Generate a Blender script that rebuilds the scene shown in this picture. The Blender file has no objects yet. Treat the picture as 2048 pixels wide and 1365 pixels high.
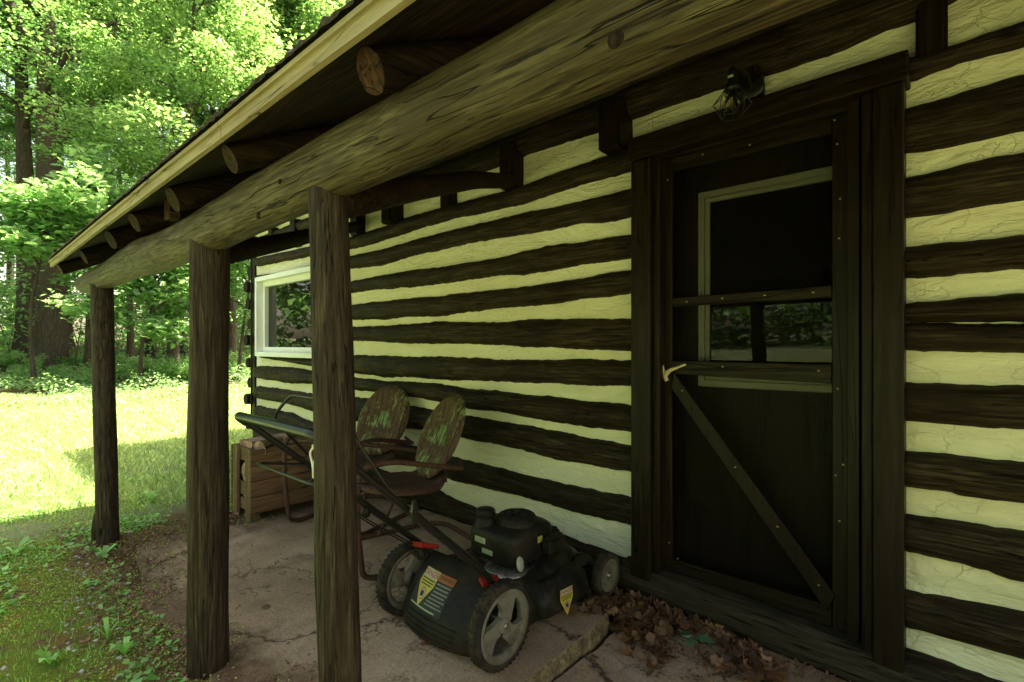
import bpy, bmesh, math, random
import numpy as np
from mathutils import Vector, Matrix, noise
random.seed(7); rng = np.random.default_rng(7)
R = math.radians
scene = bpy.context.scene
COL = scene.collection

# ------------------------------------------------------------------ camera
CH = 1.15                                    # camera height over the slab
cd = bpy.data.cameras.new('camera'); cam = bpy.data.objects.new('camera', cd); COL.objects.link(cam)
cam.location = (0, 0, CH); cam.rotation_euler = (R(90), 0, math.asin(.663))
cd.sensor_width = 36; cd.lens = 17.58; cd.shift_y = .00366; cd.clip_start = .02; cd.clip_end = 600
scene.camera = cam
# ------------------------------------------------------------------ light
SUNV = Vector((.11, .45, 1)).normalized()
w = bpy.data.worlds.new('World'); scene.world = w; w.use_nodes = True
nt = w.node_tree; sky = nt.nodes.new('ShaderNodeTexSky'); sky.sky_type = 'NISHITA'; sky.sun_disc = False
sky.sun_elevation = math.asin(SUNV.z); sky.sun_rotation = math.atan2(SUNV.x, SUNV.y); sky.air_density = 1.0; sky.dust_density = 4.0
bg = nt.nodes['Background']; bg.inputs[1].default_value = .14
tn = nt.nodes.new('ShaderNodeMix'); tn.data_type = 'RGBA'; tn.blend_type = 'MULTIPLY'; tn.inputs[0].default_value = 1; tn.inputs[7].default_value = (1.0, .83, .62, 1)   # warm white balance
nt.links.new(sky.outputs[0], tn.inputs[6]); nt.links.new(tn.outputs[2], bg.inputs[0])
sl = bpy.data.lights.new('sun', 'SUN'); sl.energy = 5.0; sl.angle = R(.5); sl.color = (1, .92, .76)
so = bpy.data.objects.new('sun', sl); COL.objects.link(so); so.rotation_euler = SUNV.to_track_quat('Z', 'Y').to_euler()
scene.view_settings.view_transform = 'Standard'; scene.view_settings.look = 'None'
scene.view_settings.exposure = 2.6; scene.view_settings.gamma = 1
scene.cycles.max_bounces = 10; scene.cycles.diffuse_bounces = 5; scene.cycles.transmission_bounces = 5
scene.cycles.transparent_max_bounces = 8; scene.cycles.caustics_reflective = False; scene.cycles.caustics_refractive = False
scene.cycles.sample_clamp_indirect = 6

# ------------------------------------------------------------------ geometry of the place (metres; wall along x, house towards +y)
CA, SA = .663, .7486
def XY(px, depth):                            # ground plan point seen in a direction at a depth
    t = (px - 1024) / 1000
    return (SA*t*depth - CA*depth, CA*t*depth + SA*depth)
def atY(px, py, Y):                           # point on the plane y = Y
    t = (px - 1024) / 1000
    X = Y * (SA*t - CA) / (SA + CA*t); d = -CA*X + SA*Y
    return X, CH + (690 - py) / 1000 * d
def sstep(a, b, x):
    t = min(1, max(0, (x-a)/(b-a))); return t*t*(3-2*t)

# ------------------------------------------------------------------ objects
def tag(o, label=None, cat=None, group=None, kind=None):
    if label: o['label'] = label
    if cat: o['category'] = cat
    if group: o['group'] = group
    if kind: o['kind'] = kind
    return o
def empty(name, loc=(0,0,0), rz=0, label=None, cat=None, group=None):
    o = bpy.data.objects.new(name, None); COL.objects.link(o); o.location = loc; o.rotation_euler = (0,0,rz)
    o.empty_display_size = .1
    return tag(o, label, cat, group)
def from_arrays(name, V, F, mat, parent=None, smooth=True):
    me = bpy.data.meshes.new(name)
    if isinstance(V, np.ndarray) and isinstance(F, np.ndarray):
        n = len(V); k = F.shape[1]; m = len(F)
        me.vertices.add(n); me.vertices.foreach_set('co', V.astype(np.float32).ravel())
        me.loops.add(m*k); me.loops.foreach_set('vertex_index', F.astype(np.int32).ravel())
        me.polygons.add(m); me.polygons.foreach_set('loop_start', np.arange(0, m*k, k, dtype=np.int32))
        me.update(calc_edges=True)
    else:
        me.from_pydata([tuple(v) for v in V], [], [tuple(f) for f in F]); me.update()
    mats = mat if isinstance(mat, (list, tuple)) else [mat]
    for m_ in mats: me.materials.append(m_)
    if smooth: me.polygons.foreach_set('use_smooth', [True]*len(me.polygons))
    o = bpy.data.objects.new(name, me); COL.objects.link(o)
    if parent is not None: o.parent = parent
    return o
class MB:
    def __init__(s): s.v = []; s.f = []; s.mi = []; s.sm = []
    def add(s, V, F, mi=0, sm=False):
        b = len(s.v); s.v += [Vector(v) for v in V]; s.f += [tuple(i+b for i in f) for f in F]
        s.mi += [mi]*len(F); s.sm += [sm]*len(F); return s
    def box(s, lo, hi, mi=0, M=None, taper=0):
        x0,y0,z0 = lo; x1,y1,z1 = hi
        V = [Vector(p) for p in ((x0,y0,z0),(x1,y0,z0),(x1,y1,z0),(x0,y1,z0),(x0,y0,z1),(x1,y0,z1),(x1,y1,z1),(x0,y1,z1))]
        if M: V = [M @ v for v in V]
        return s.add(V, [(0,3,2,1),(4,5,6,7),(0,1,5,4),(1,2,6,5),(2,3,7,6),(3,0,4,7)], mi)
    def tube(s, P, r, n=10, mi=0, cap=True, closed=False, flat=1.0):
        P = [Vector(p) for p in P]; m = len(P); rs = r if isinstance(r, (list, tuple)) else [r]*m
        V = []; up = None
        for i in range(m):
            a = P[(i-1) % m] if (closed or i > 0) else P[0]; b = P[(i+1) % m] if (closed or i < m-1) else P[-1]
            T = (b-a).normalized()
            if up is None: up = T.orthogonal().normalized()
            up = (up - T*up.dot(T)); up = up.normalized() if up.length > 1e-6 else T.orthogonal().normalized()
            B = T.cross(up)
            for k in range(n):
                an = 2*math.pi*k/n; V.append(P[i] + (up*math.cos(an) + B*math.sin(an)*flat)*rs[i])
        F = []
        for i in range(m if closed else m-1):
            for k in range(n):
                k2 = (k+1) % n; i2 = (i+1) % m
                F.append((i*n+k, i*n+k2, i2*n+k2, i2*n+k))
        s.add(V, F, mi, True)
        if cap and not closed:
            s.add(V[:n], [tuple(range(n-1,-1,-1))], mi); s.add(V[-n:], [tuple(range(n))], mi)
        return s
    def lathe(s, prof, M=None, n=24, mi=0, sm=True, a0=0, a1=2*math.pi):
        full = abs(a1-a0-2*math.pi) < 1e-6; cnt = n if full else n+1; V = []
        for (r, z) in prof:
            for k in range(cnt):
                a = a0 + (a1-a0)*k/n; v = Vector((r*math.cos(a), r*math.sin(a), z)); V.append(M @ v if M else v)
        F = []
        for i in range(len(prof)-1):
            for k in range(n):
                k2 = (k+1) % cnt if full else k+1
                F.append((i*cnt+k, i*cnt+k2, (i+1)*cnt+k2, (i+1)*cnt+k))
        return s.add(V, F, mi, sm)
    def build(s, name, mat, parent=None, bevel=0, seg=1):
        me = bpy.data.meshes.new(name); me.from_pydata([tuple(v) for v in s.v], [], s.f); me.update()
        for m_ in (mat if isinstance(mat, (list, tuple)) else [mat]): me.materials.append(m_)
        me.polygons.foreach_set('material_index', s.mi); me.polygons.foreach_set('use_smooth', s.sm)
        if bevel:
            bm = bmesh.new(); bm.from_mesh(me); bmesh.ops.remove_doubles(bm, verts=bm.verts, dist=1e-5)
            ed = [e for e in bm.edges if len(e.link_faces) == 2 and e.calc_face_angle(0) > R(40)]
            bmesh.ops.bevel(bm, geom=ed, offset=bevel, segments=seg, affect='EDGES', clamp_overlap=True)
            bm.to_mesh(me); bm.free()
        o = bpy.data.objects.new(name, me); COL.objects.link(o)
        if parent is not None: o.parent = parent
        return o
def arc(P, Rr=.05, n=6):                       # round the corners of a polyline
    P = [Vector(p) for p in P]; out = [P[0]]
    for i in range(1, len(P)-1):
        a = (P[i-1]-P[i]); b = (P[i+1]-P[i]); r = min(Rr, a.length*.45, b.length*.45)
        A = P[i]+a.normalized()*r; B = P[i]+b.normalized()*r
        for k in range(n+1):
            t = k/n; out.append(A*(1-t)**2 + P[i]*2*t*(1-t) + B*t*t)
    out.append(P[-1]); return out
def nz(v, s=1.0): return noise.noise(Vector(v)*s)

# ------------------------------------------------------------------ materials
def newmat(name):
    m = bpy.data.materials.new(name); m.use_nodes = True; n = m.node_tree
    b = n.nodes['Principled BSDF']; b.inputs['Specular IOR Level'].default_value = .3
    return m, n, b
def N(n, t, **k):
    x = n.nodes.new(t)
    for a, v in k.items(): setattr(x, a, v)
    return x
def ramp(n, fac, stops):
    r = N(n, 'ShaderNodeValToRGB'); e = r.color_ramp.elements
    while len(e) < len(stops): e.new(.5)
    for i, (p, c) in enumerate(stops): e[i].position = p; e[i].color = (*c, 1) if len(c) == 3 else c
    n.links.new(fac, r.inputs[0]); return r.outputs[0]
def tex(n, scale, kind='noise', detail=4, rough=.6, vec=(1,1,1), coord='Object', dist=0, feature=None):
    tc = N(n, 'ShaderNodeTexCoord'); mp = N(n, 'ShaderNodeMapping'); mp.inputs['Scale'].default_value = vec
    n.links.new(tc.outputs[coord], mp.inputs[0])
    if kind == 'noise':
        t = N(n, 'ShaderNodeTexNoise'); t.inputs['Scale'].default_value = scale; t.inputs['Detail'].default_value = detail
        t.inputs['Roughness'].default_value = rough; t.inputs['Distortion'].default_value = dist; out = t.outputs[0]
    else:
        t = N(n, 'ShaderNodeTexVoronoi'); t.inputs['Scale'].default_value = scale
        if feature: t.feature = feature
        out = t.outputs[0]
    n.links.new(mp.outputs[0], t.inputs['Vector']); return out
def mixc(n, fac, a, b, mode='MIX'):
    m = N(n, 'ShaderNodeMix', data_type='RGBA', blend_type=mode)
    for i, v in ((0, fac), (6, a), (7, b)):
        if isinstance(v, (int, float)): m.inputs[i].default_value = v
        elif isinstance(v, tuple): m.inputs[i].default_value = (*v, 1)
        else: n.links.new(v, m.inputs[i])
    return m.outputs[2]
def mth(n, op, a, b=0.0):
    m = N(n, 'ShaderNodeMath', operation=op)
    for i, v in ((0, a), (1, b)):
        if isinstance(v, (int, float)): m.inputs[i].default_value = v
        else: n.links.new(v, m.inputs[i])
    return m.outputs[0]
def bump(n, b, h, strength=.4, dist=.01):
    u = N(n, 'ShaderNodeBump'); u.inputs['Strength'].default_value = strength; u.inputs['Distance'].default_value = dist
    n.links.new(h, u.inputs['Height']); n.links.new(u.outputs[0], b.inputs['Normal'])
def wood(name, dark, mid, light, axis='X', rough=.6, crack=.5, fine=1.0, bumpd=.006, mott=None, spec=.13, checks=1.0):
    m, n, b = newmat(name); b.inputs['Specular IOR Level'].default_value = spec
    sv = {'X': (1,18,18), 'Y': (18,1,18), 'Z': (18,18,1)}[axis]
    sv2 = {'X': (1,9,9), 'Y': (9,1,9), 'Z': (9,9,1)}[axis]
    g = tex(n, 3.2*fine, detail=8, rough=.65, vec=sv, dist=.3)
    g2 = tex(n, 1.6*fine, detail=2.5, rough=.5, vec={'X': (.6,11,11), 'Y': (11,.6,11), 'Z': (11,11,.6)}[axis], dist=.0)
    patch = tex(n, 3.0, detail=4, rough=.6)
    c = ramp(n, g, [(.34, dark), (.5, mid), (.64, light)])
    c = mixc(n, ramp(n, patch, [(.38, (0,0,0)), (.68, (.75,.75,.75))]), c, mott or dark)
    # long drying cracks where the stretched noise crosses its mean
    ck = mth(n, 'ABSOLUTE', mth(n, 'SUBTRACT', g2, .5))
    ckm = ramp(n, ck, [(0, (0,0,0)), (.012, (1,1,1))])
    gate = ramp(n, tex(n, 2.3, detail=2), [(.5-.08, (1,1,1)), (.5+.04, (0,0,0))])
    ckm = mixc(n, gate, ckm, (1,1,1)) if crack < 1 else ckm
    c = mixc(n, ckm, tuple(x*.12 for x in dark), c)
    g3 = tex(n, 7*fine, detail=3, rough=.5, vec={'X': (.55,11,11), 'Y': (11,.55,11), 'Z': (11,11,.55)}[axis], dist=.1)      # short checks
    chk = ramp(n, g3, [(.33, (1-checks,)*3), (.39, (1,1,1))]); c = mixc(n, chk, tuple(x*.25 for x in dark), c)
    kn = N(n, 'ShaderNodeTexVoronoi'); kn.inputs['Scale'].default_value = 2.6; tck = N(n, 'ShaderNodeTexCoord'); mpk = N(n, 'ShaderNodeMapping')
    mpk.inputs['Scale'].default_value = {'X': (.55,1.4,1.4), 'Y': (1.4,.55,1.4), 'Z': (1.4,1.4,.55)}[axis]; n.links.new(tck.outputs['Object'], mpk.inputs[0]); n.links.new(mpk.outputs[0], kn.inputs['Vector'])
    km = ramp(n, kn.outputs[0], [(.035, (0,0,0)), (.06, (1,1,1))]); c = mixc(n, km, tuple(x*.4 for x in dark), c)
    n.links.new(c, b.inputs['Base Color']); b.inputs['Roughness'].default_value = rough
    h = mth(n, 'ADD', mth(n, 'ADD', mth(n, 'MULTIPLY', g, 1.0), mth(n, 'MULTIPLY', ckm, .9)), mth(n, 'MULTIPLY', chk, .7))
    bump(n, b, h, .75, bumpd); return m
def plain(name, col, rough=.5, metal=0, var=.25, scale=30, bumps=.15, spec=.4, dirt=None, dscale=9):
    m, n, b = newmat(name); t = tex(n, scale, detail=5)
    c = ramp(n, t, [(.3, tuple(x*(1-var) for x in col)), (.7, tuple(min(1, x*(1+var)) for x in col))])
    if dirt:
        c = mixc(n, ramp(n, tex(n, dscale, detail=7, rough=.7), [(.45, (0,0,0)), (.62, (1,1,1))]), c, dirt)
    n.links.new(c, b.inputs['Base Color']); b.inputs['Roughness'].default_value = rough
    b.inputs['Metallic'].default_value = metal; b.inputs['Specular IOR Level'].default_value = spec
    if bumps: bump(n, b, t, bumps, .002)
    return m
def leafmat(name, c0, c1, trans=.45, rough=.42):
    m, n, b = newmat(name); geo = N(n, 'ShaderNodeNewGeometry')
    pc = ramp(n, geo.outputs['Random Per Island'], [(0, c0), (.6, c1), (1, tuple(min(1, x*1.5) for x in c1))])
    n.links.new(pc, b.inputs['Base Color']); b.inputs['Roughness'].default_value = rough; b.inputs['Specular IOR Level'].default_value = .75
    tr = N(n, 'ShaderNodeBsdfTranslucent'); hs = mixc(n, .5, pc, (.92, 1.0, .42), 'MULTIPLY')
    br = N(n, 'ShaderNodeHueSaturation'); br.inputs['Value'].default_value = 2.8; n.links.new(hs, br.inputs['Color']); n.links.new(br.outputs[0], tr.inputs[0])
    mx = N(n, 'ShaderNodeMixShader'); mx.inputs[0].default_value = trans
    n.links.new(b.outputs[0], mx.inputs[1]); n.links.new(tr.outputs[0], mx.inputs[2])
    n.links.new(mx.outputs[0], n.nodes['Material Output'].inputs[0]); return m

M = {}
M['log'] = wood('log_wood', (.010,.0055,.003), (.028,.018,.0095), (.075,.054,.028), 'X', .6, mott=(.013,.0065,.0035), fine=1.6, checks=.7)
M['logY'] = wood('rafter_wood', (.008,.0045,.0028), (.018,.010,.006), (.040,.022,.012), 'Y', .7)
M['beam'] = wood('beam_wood', (.020,.013,.007), (.075,.056,.031), (.15,.12,.068), 'X', .55, fine=1.9, bumpd=.006, mott=(.05,.036,.02), checks=.75)
M['post'] = wood('post_wood', (.013,.0075,.0045), (.034,.023,.013), (.080,.060,.032), 'Z', .6, fine=1.9, checks=.7, bumpd=.009, mott=(.03,.02,.012))
M['board'] = wood('roof_board_wood', (.007,.004,.0025), (.018,.010,.006), (.08,.045,.022), 'X', .75, fine=2.2)
M['doorwood'] = wood('door_wood', (.0075,.0043,.0023), (.015,.0093,.005), (.027,.0175,.009), 'Z', .42, crack=.5, fine=.8, bumpd=.0015, mott=(.010,.006,.0035), checks=.5)
M['doorwoodX'] = wood('door_rail_wood', (.008,.0045,.0025), (.016,.010,.0055), (.028,.019,.011), 'X', .42, crack=.5, fine=.8, bumpd=.0015)
M['cut'] = wood('cut_end_wood', (.014,.008,.005), (.030,.018,.010), (.062,.038,.022), 'Z', .85, fine=2)
M['redcut'] = wood('rust_brown_wood', (.02,.009,.005), (.055,.022,.012), (.12,.05,.025), 'Y', .8)
M['fascia'] = wood('pale_board_wood', (.20,.155,.08), (.28,.22,.12), (.34,.28,.165), 'X', .75, crack=.5, fine=1.4, bumpd=.0008, mott=(.27,.22,.125), checks=.08)
M['crate'] = wood('crate_wood', (.10,.052,.028), (.19,.105,.056), (.27,.165,.09), 'Y', .75, bumpd=.0015, mott=(.13,.072,.04), checks=.2)
M['crateX'] = wood('crate_post_wood', (.085,.055,.03), (.17,.115,.06), (.25,.18,.10), 'Z', .75, bumpd=.002, checks=.2)
M['firebark'] = wood('split_log_bark', (.07,.045,.025), (.20,.14,.085), (.34,.27,.17), 'Y', .9, bumpd=.01)
M['firecut'] = plain('split_log_face', (.42,.25,.18), .85, var=.4, scale=25, bumps=.4, dirt=(.16,.09,.06))
M['sillwood'] = wood('sill_wood', (.020,.014,.009), (.040,.030,.02), (.07,.055,.04), 'X', .75, fine=1.3, bumpd=.012)
# trowelled chinking
m, n, b = newmat('chinking_plaster'); a = tex(n, 6, detail=6, rough=.55, vec=(1,1,2.2), dist=1.2); c2 = tex(n, 1.3, detail=3)
c = ramp(n, c2, [(.35, (.76,.69,.48)), (.65, (.85,.80,.62))])
st = tex(n, 5.5, detail=6, rough=.7); c = mixc(n, ramp(n, st, [(.66, (0,0,0)), (.78, (.5,.5,.5))]), c, (.36,.27,.15))
v = N(n, 'ShaderNodeTexVoronoi'); v.feature = 'DISTANCE_TO_EDGE'; v.inputs['Scale'].default_value = 4.2
tc = N(n, 'ShaderNodeTexCoord'); wn = N(n, 'ShaderNodeTexNoise'); wn.inputs['Scale'].default_value = 5; wn.inputs['Detail'].default_value = 5
n.links.new(tc.outputs['Object'], wn.inputs['Vector']); ad = N(n, 'ShaderNodeMix', data_type='VECTOR'); ad.inputs[0].default_value = .35
n.links.new(tc.outputs['Object'], ad.inputs[4]); n.links.new(wn.outputs['Color'], ad.inputs[5]); n.links.new(ad.outputs[1], v.inputs['Vector'])
crk = ramp(n, v.outputs[0], [(0, (0,0,0)), (.009, (1,1,1))]); gate = ramp(n, tex(n, 2.4, detail=2), [(.56, (0,0,0)), (.64, (1,1,1))])
crk2 = mixc(n, gate, crk, (1,1,1)); c = mixc(n, mth(n, 'ADD', mth(n, 'MULTIPLY', crk2, .22), .78), (.50,.43,.27), c); c = mixc(n, ramp(n, tex(n, 38, detail=6, rough=.8), [(.60, (0,0,0)), (.70, (.35,.35,.35))]), c, (.38,.31,.18))
n.links.new(c, b.inputs['Base Color']); b.inputs['Roughness'].default_value = .75
bump(n, b, mth(n, 'ADD', a, mth(n, 'ADD', mth(n, 'MULTIPLY', crk2, .12), mth(n, 'MULTIPLY', mth(n, 'ABSOLUTE', mth(n, 'SUBTRACT', tex(n, 4.5, detail=7, rough=.6, vec=(.6,1,2), dist=1.6), .5)), 1.6))), 1.0, .02); M['chink'] = m
# concrete
def concrete(name, base, c3):
    m, n, b = newmat(name); t = tex(n, 90, detail=8, rough=.8); p = tex(n, 1.6, detail=6, rough=.65)
    c = ramp(n, p, [(.32, tuple(x*.62 for x in base)), (.5, base), (.7, c3)])
    c = mixc(n, ramp(n, t, [(.35, (.45,.45,.45)), (.65, (1,1,1))]), (0,0,0), c)
    v = N(n, 'ShaderNodeTexVoronoi'); v.feature = 'DISTANCE_TO_EDGE'; v.inputs['Scale'].default_value = 1.15
    tc = N(n, 'ShaderNodeTexCoord'); wn = N(n, 'ShaderNodeTexNoise'); wn.inputs['Scale'].default_value = 2.4; wn.inputs['Detail'].default_value = 8; wn.inputs['Roughness'].default_value = .65
    n.links.new(tc.outputs['Object'], wn.inputs['Vector']); ad = N(n, 'ShaderNodeMix', data_type='VECTOR'); ad.inputs[0].default_value = .42
    n.links.new(tc.outputs['Object'], ad.inputs[4]); n.links.new(wn.outputs['Color'], ad.inputs[5]); n.links.new(ad.outputs[1], v.inputs['Vector'])
    crk = ramp(n, v.outputs[0], [(0, (0,0,0)), (.006, (1,1,1))])
    soil = ramp(n, mth(n, 'ADD', v.outputs[0], mth(n, 'MULTIPLY', tex(n, 6, detail=5), .09)), [(.040, (.9,.9,.9)), (.062, (0,0,0))])
    gate = ramp(n, tex(n, .9, detail=2), [(.46, (0,0,0)), (.58, (1,1,1))])
    c = mixc(n, mixc(n, gate, soil, (0,0,0)), c, (.085,.045,.03))
    c = mixc(n, crk, (.05,.032,.022), c); c = mixc(n, ramp(n, tex(n, 3.3, detail=7, rough=.7), [(.52, (0,0,0)), (.66, (.55,.55,.55))]), c, (.15,.085,.055))
    v2 = N(n, 'ShaderNodeTexVoronoi'); v2.feature = 'DISTANCE_TO_EDGE'; v2.inputs['Scale'].default_value = 5.5; n.links.new(ad.outputs[1], v2.inputs['Vector'])
    crk3 = mixc(n, ramp(n, tex(n, 1.25, detail=3), [(.50, (1,1,1)), (.57, (0,0,0))]), ramp(n, v2.outputs[0], [(0, (0,0,0)), (.035, (1,1,1))]), (1,1,1))
    crk3 = mixc(n, ramp(n, tex(n, 1.25, detail=3), [(.50, (0,0,0)), (.57, (1,1,1))]), (1,1,1), ramp(n, v2.outputs[0], [(0, (0,0,0)), (.03, (1,1,1))]))
    c = mixc(n, crk3, (.07,.042,.028), c)
    if name == 'slab_concrete':                                       # soil and moss washed over the outer edge of the slab
        sxy = N(n, 'ShaderNodeSeparateXYZ'); n.links.new(tc.outputs['Object'], sxy.inputs[0]); nn = mth(n, 'MULTIPLY', tex(n, 4.5, detail=7, rough=.7), .9)
        e1 = ramp(n, mth(n, 'MULTIPLY', mth(n, 'ADD', sxy.outputs[1], nn), .4), [(.44, (1,1,1)), (.53, (0,0,0))]); e2 = ramp(n, mth(n, 'MULTIPLY', mth(n, 'ADD', mth(n, 'ADD', sxy.outputs[0], 3.7), nn), .4), [(.28, (1,1,1)), (.38, (0,0,0))])
        dirtc = ramp(n, tex(n, 55, detail=6, rough=.8), [(.35, (.06,.035,.02)), (.55, (.17,.10,.06)), (.7, (.16,.17,.045))])
        c = mixc(n, mixc(n, 1.0, e1, e2, 'LIGHTEN'), c, dirtc)
    sp = ramp(n, tex(n, 160, kind='vor'), [(.10, (1,1,1)), (.16, (0,0,0))]); c = mixc(n, mth(n, 'MULTIPLY', sp, .5), c, (.30,.27,.23))
    n.links.new(c, b.inputs['Base Color']); b.inputs['Roughness'].default_value = .85
    bump(n, b, mth(n, 'ADD', mth(n, 'MULTIPLY', t, .4), crk), .8, .006); return m
M['slab'] = concrete('slab_concrete', (.50,.335,.21), (.64,.47,.32))
M['slab2'] = concrete('step_concrete', (.46,.31,.20), (.62,.46,.33))
M['slab_edge'] = plain('pebbly_concrete_edge', (.20,.145,.07), .95, var=.6, scale=70, bumps=1, dirt=(.08,.05,.028), dscale=22)
M['metal_black'] = plain('black_steel', (.010,.009,.008), .33, 0, spec=.45, bumps=.05)
M['plastic'] = plain('black_plastic', (.014,.013,.010), .45, 0, var=.3, scale=60, bumps=.2, dirt=(.03,.022,.015), dscale=9, spec=.12)
M['deck'] = plain('charcoal_deck', (.012,.0115,.009), .38, 0, var=.3, scale=14, bumps=.1, dirt=(.035,.026,.017), dscale=11, spec=.1)
M['tyre'] = plain('tyre_rubber', (.020,.017,.013), .9, 0, var=.4, bumps=.5, dirt=(.07,.05,.03), dscale=14, spec=.15)
M['hub'] = plain('grey_wheel_plastic', (.16,.145,.11), .65, 0, var=.15, scale=12, dirt=(.09,.066,.04), dscale=9, spec=.12)
M['red'] = plain('red_plastic', (.26,.014,.009), .4, 0, var=.2)
M['alu'] = plain('cast_metal', (.28,.26,.2), .35, .8, var=.3, dirt=(.06,.05,.03))
M['rust'] = plain('rusted_steel', (.085,.036,.020), .75, .1, var=.5, scale=40, bumps=.4, dirt=(.055,.026,.018))
m, n, b = newmat('peeling_green_paint'); t = tex(n, 5.5, detail=9, rough=.78, vec=(1.6,1.6,.8)); t2 = tex(n, 45, detail=5)
rc = ramp(n, t2, [(.3, (.055,.024,.014)), (.7, (.13,.065,.035))]); gc = ramp(n, tex(n, 9, detail=4), [(.35, (.12,.17,.06)), (.65, (.22,.28,.12))])
c = mixc(n, ramp(n, t, [(.515, (0,0,0)), (.56, (1,1,1))]), rc, gc); tc = N(n, 'ShaderNodeTexCoord'); sxx = N(n, 'ShaderNodeSeparateXYZ'); n.links.new(tc.outputs['Object'], sxx.inputs[0])
rb = mth(n, 'ABSOLUTE', mth(n, 'SUBTRACT', mth(n, 'FRACT', mth(n, 'ADD', mth(n, 'MULTIPLY', sxx.outputs[0], 21.0), .5)), .5)); rbm = ramp(n, rb, [(.03, (0,0,0)), (.11, (1,1,1))])
c = mixc(n, rbm, (.03,.014,.009), c)
n.links.new(c, b.inputs['Base Color']); b.inputs['Roughness'].default_value = .7
bump(n, b, mth(n, 'ADD', mth(n, 'ADD', t, t2), mth(n, 'MULTIPLY', rbm, 1.5)), .5, .004); M['peel'] = m
M['white'] = plain('white_paint', (.80,.79,.76), .45, 0, var=.04, scale=8, bumps=.03)
M['trim'] = plain('grey_trim', (.24,.225,.16), .5, 0, var=.06, bumps=.03)
M['bone'] = plain('antler_bone', (.62,.50,.33), .45, 0, var=.18, scale=18, bumps=.3, dirt=(.42,.30,.17))
M['cord'] = plain('white_cord', (.62,.58,.46), .9)
M['screw'] = plain('screw_steel', (.30,.24,.14), .4, .8)
M['yellow'] = plain('yellow_label', (.45,.37,.05), .5, var=.08); M['labelwhite'] = plain('white_label', (.38,.37,.28), .5, var=.06)
M['labelred'] = plain('red_print', (.38,.03,.02), .5, var=.05); M['orange'] = plain('orange_label', (.32,.09,.02), .5, var=.08)
M['ink'] = plain('black_print', (.01,.01,.01), .5); M['labelgrey'] = plain('grey_print', (.16,.16,.11), .5); M['labelgreen'] = plain('pale_green_label', (.32,.38,.2), .5, var=.06)
def glass(name, rough=0, tint=(.006,.005,.003)):
    m, n, b = newmat(name); b.inputs['Base Color'].default_value = (*tint, 1); b.inputs['Roughness'].default_value = rough
    b.inputs['Specular IOR Level'].default_value = .55; b.inputs['IOR'].default_value = 1.5; return m
M['glass'] = glass('dark_window_glass', .01)
m, n, b = newmat('clear_bulb_glass'); b.inputs['Transmission Weight'].default_value = 1; b.inputs['Roughness'].default_value = .02; b.inputs['IOR'].default_value = 1.15; b.inputs['Base Color'].default_value = (.95,.85,.6,1); M['bulb'] = m
M['filament'] = plain('bulb_filament', (.85,.65,.25), .4, .3)
m, n, b = newmat('insect_screen'); b.inputs['Base Color'].default_value = (.006,.005,.004,1); b.inputs['Specular IOR Level'].default_value = .05; b.inputs['Roughness'].default_value = .8
tr = N(n, 'ShaderNodeBsdfTransparent'); mx = N(n, 'ShaderNodeMixShader'); mx.inputs[0].default_value = .20
n.links.new(tr.outputs[0], mx.inputs[1]); n.links.new(b.outputs[0], mx.inputs[2]); n.links.new(mx.outputs[0], n.nodes['Material Output'].inputs[0]); M['screen'] = m
m, n, b = newmat('tree_bark'); g = tex(n, 4, detail=9, rough=.7, vec=(5,5,.8), dist=.5)
c = ramp(n, g, [(.3, (.028,.020,.014)), (.55, (.085,.062,.045)), (.75, (.16,.13,.10))]); c = mixc(n, ramp(n, tex(n, .7), [(.5, (0,0,0)), (.7, (.5,.5,.5))]), c, (.07,.085,.03))
n.links.new(c, b.inputs['Base Color']); b.inputs['Roughness'].default_value = .9; bump(n, b, g, 1, .06); M['bark'] = m
M['leafA'] = leafmat('oak_leaves', (.051,.110,.034), (.108,.196,.066)); M['leafB'] = leafmat('maple_leaves', (.069,.128,.040), (.145,.230,.082))
M['leafC'] = leafmat('understory_leaves', (.075,.145,.050), (.155,.25,.105), .5)
M['leafD'] = leafmat('ground_leaves', (.085,.20,.045), (.18,.36,.09), .35, .5)
M['blade'] = leafmat('grass_blades', (.17,.225,.09), (.28,.34,.17), .45, .5)
M['weedblade'] = leafmat('weed_grass_blades', (.10,.19,.04), (.21,.34,.08), .4, .5)
M['dead'] = leafmat('dead_leaves', (.050,.020,.007), (.18,.080,.028), .12, .7)
M['ivy'] = leafmat('ivy_leaf', (.05,.12,.05), (.07,.16,.07), .1, .5)
M['stone'] = plain('gravel_stone', (.36,.33,.31), .85, var=.3, scale=20, bumps=.3)
M['rubble'] = plain('red_brown_bark_chip', (.20,.105,.06), .9, var=.45, scale=12, bumps=.3)
M['shingle'] = plain('shingle', (.045,.038,.031), .98, var=.5, scale=80, bumps=1, spec=.05)

# ------------------------------------------------------------------ ground
def gz(x, y):
    d = math.hypot(x, y)
    z = -.012 - .03*sstep(4.2, 6, d) + .26*sstep(10.5, 17, d) + 1.6*sstep(18, 60, d)
    z += .85*sstep(7, 22, -y)*sstep(-30, -4, x)
    z += .018*nz((x*1.3, y*1.3, 0)) + .012*nz((x*4, y*4, 3))*(1-sstep(5, 9, d)) + .10*nz((x*.25, y*.25, 8))*sstep(9, 14, d)
    if y > .55:
        k = sstep(-3.72, -3.5, x)*sstep(.58, .78, y); z = z*(1-k) - .11*k
    k = sstep(-1.5, -1.1, x)*sstep(-.5, -.1, y); z = z*(1-k) - .13*k
    return z
def axis_pts(lo, hi, fine_lo, fine_hi, df, dc):
    a = [];  x = fine_lo
    while x < fine_hi: a.append(x); x += df
    s = df; x = fine_lo
    while x > lo: s = min(s*1.18, dc); x -= s; a.append(x)
    s = df; x = fine_hi
    while x < hi: a.append(x); s = min(s*1.18, dc); x += s
    return sorted(a)
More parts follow.
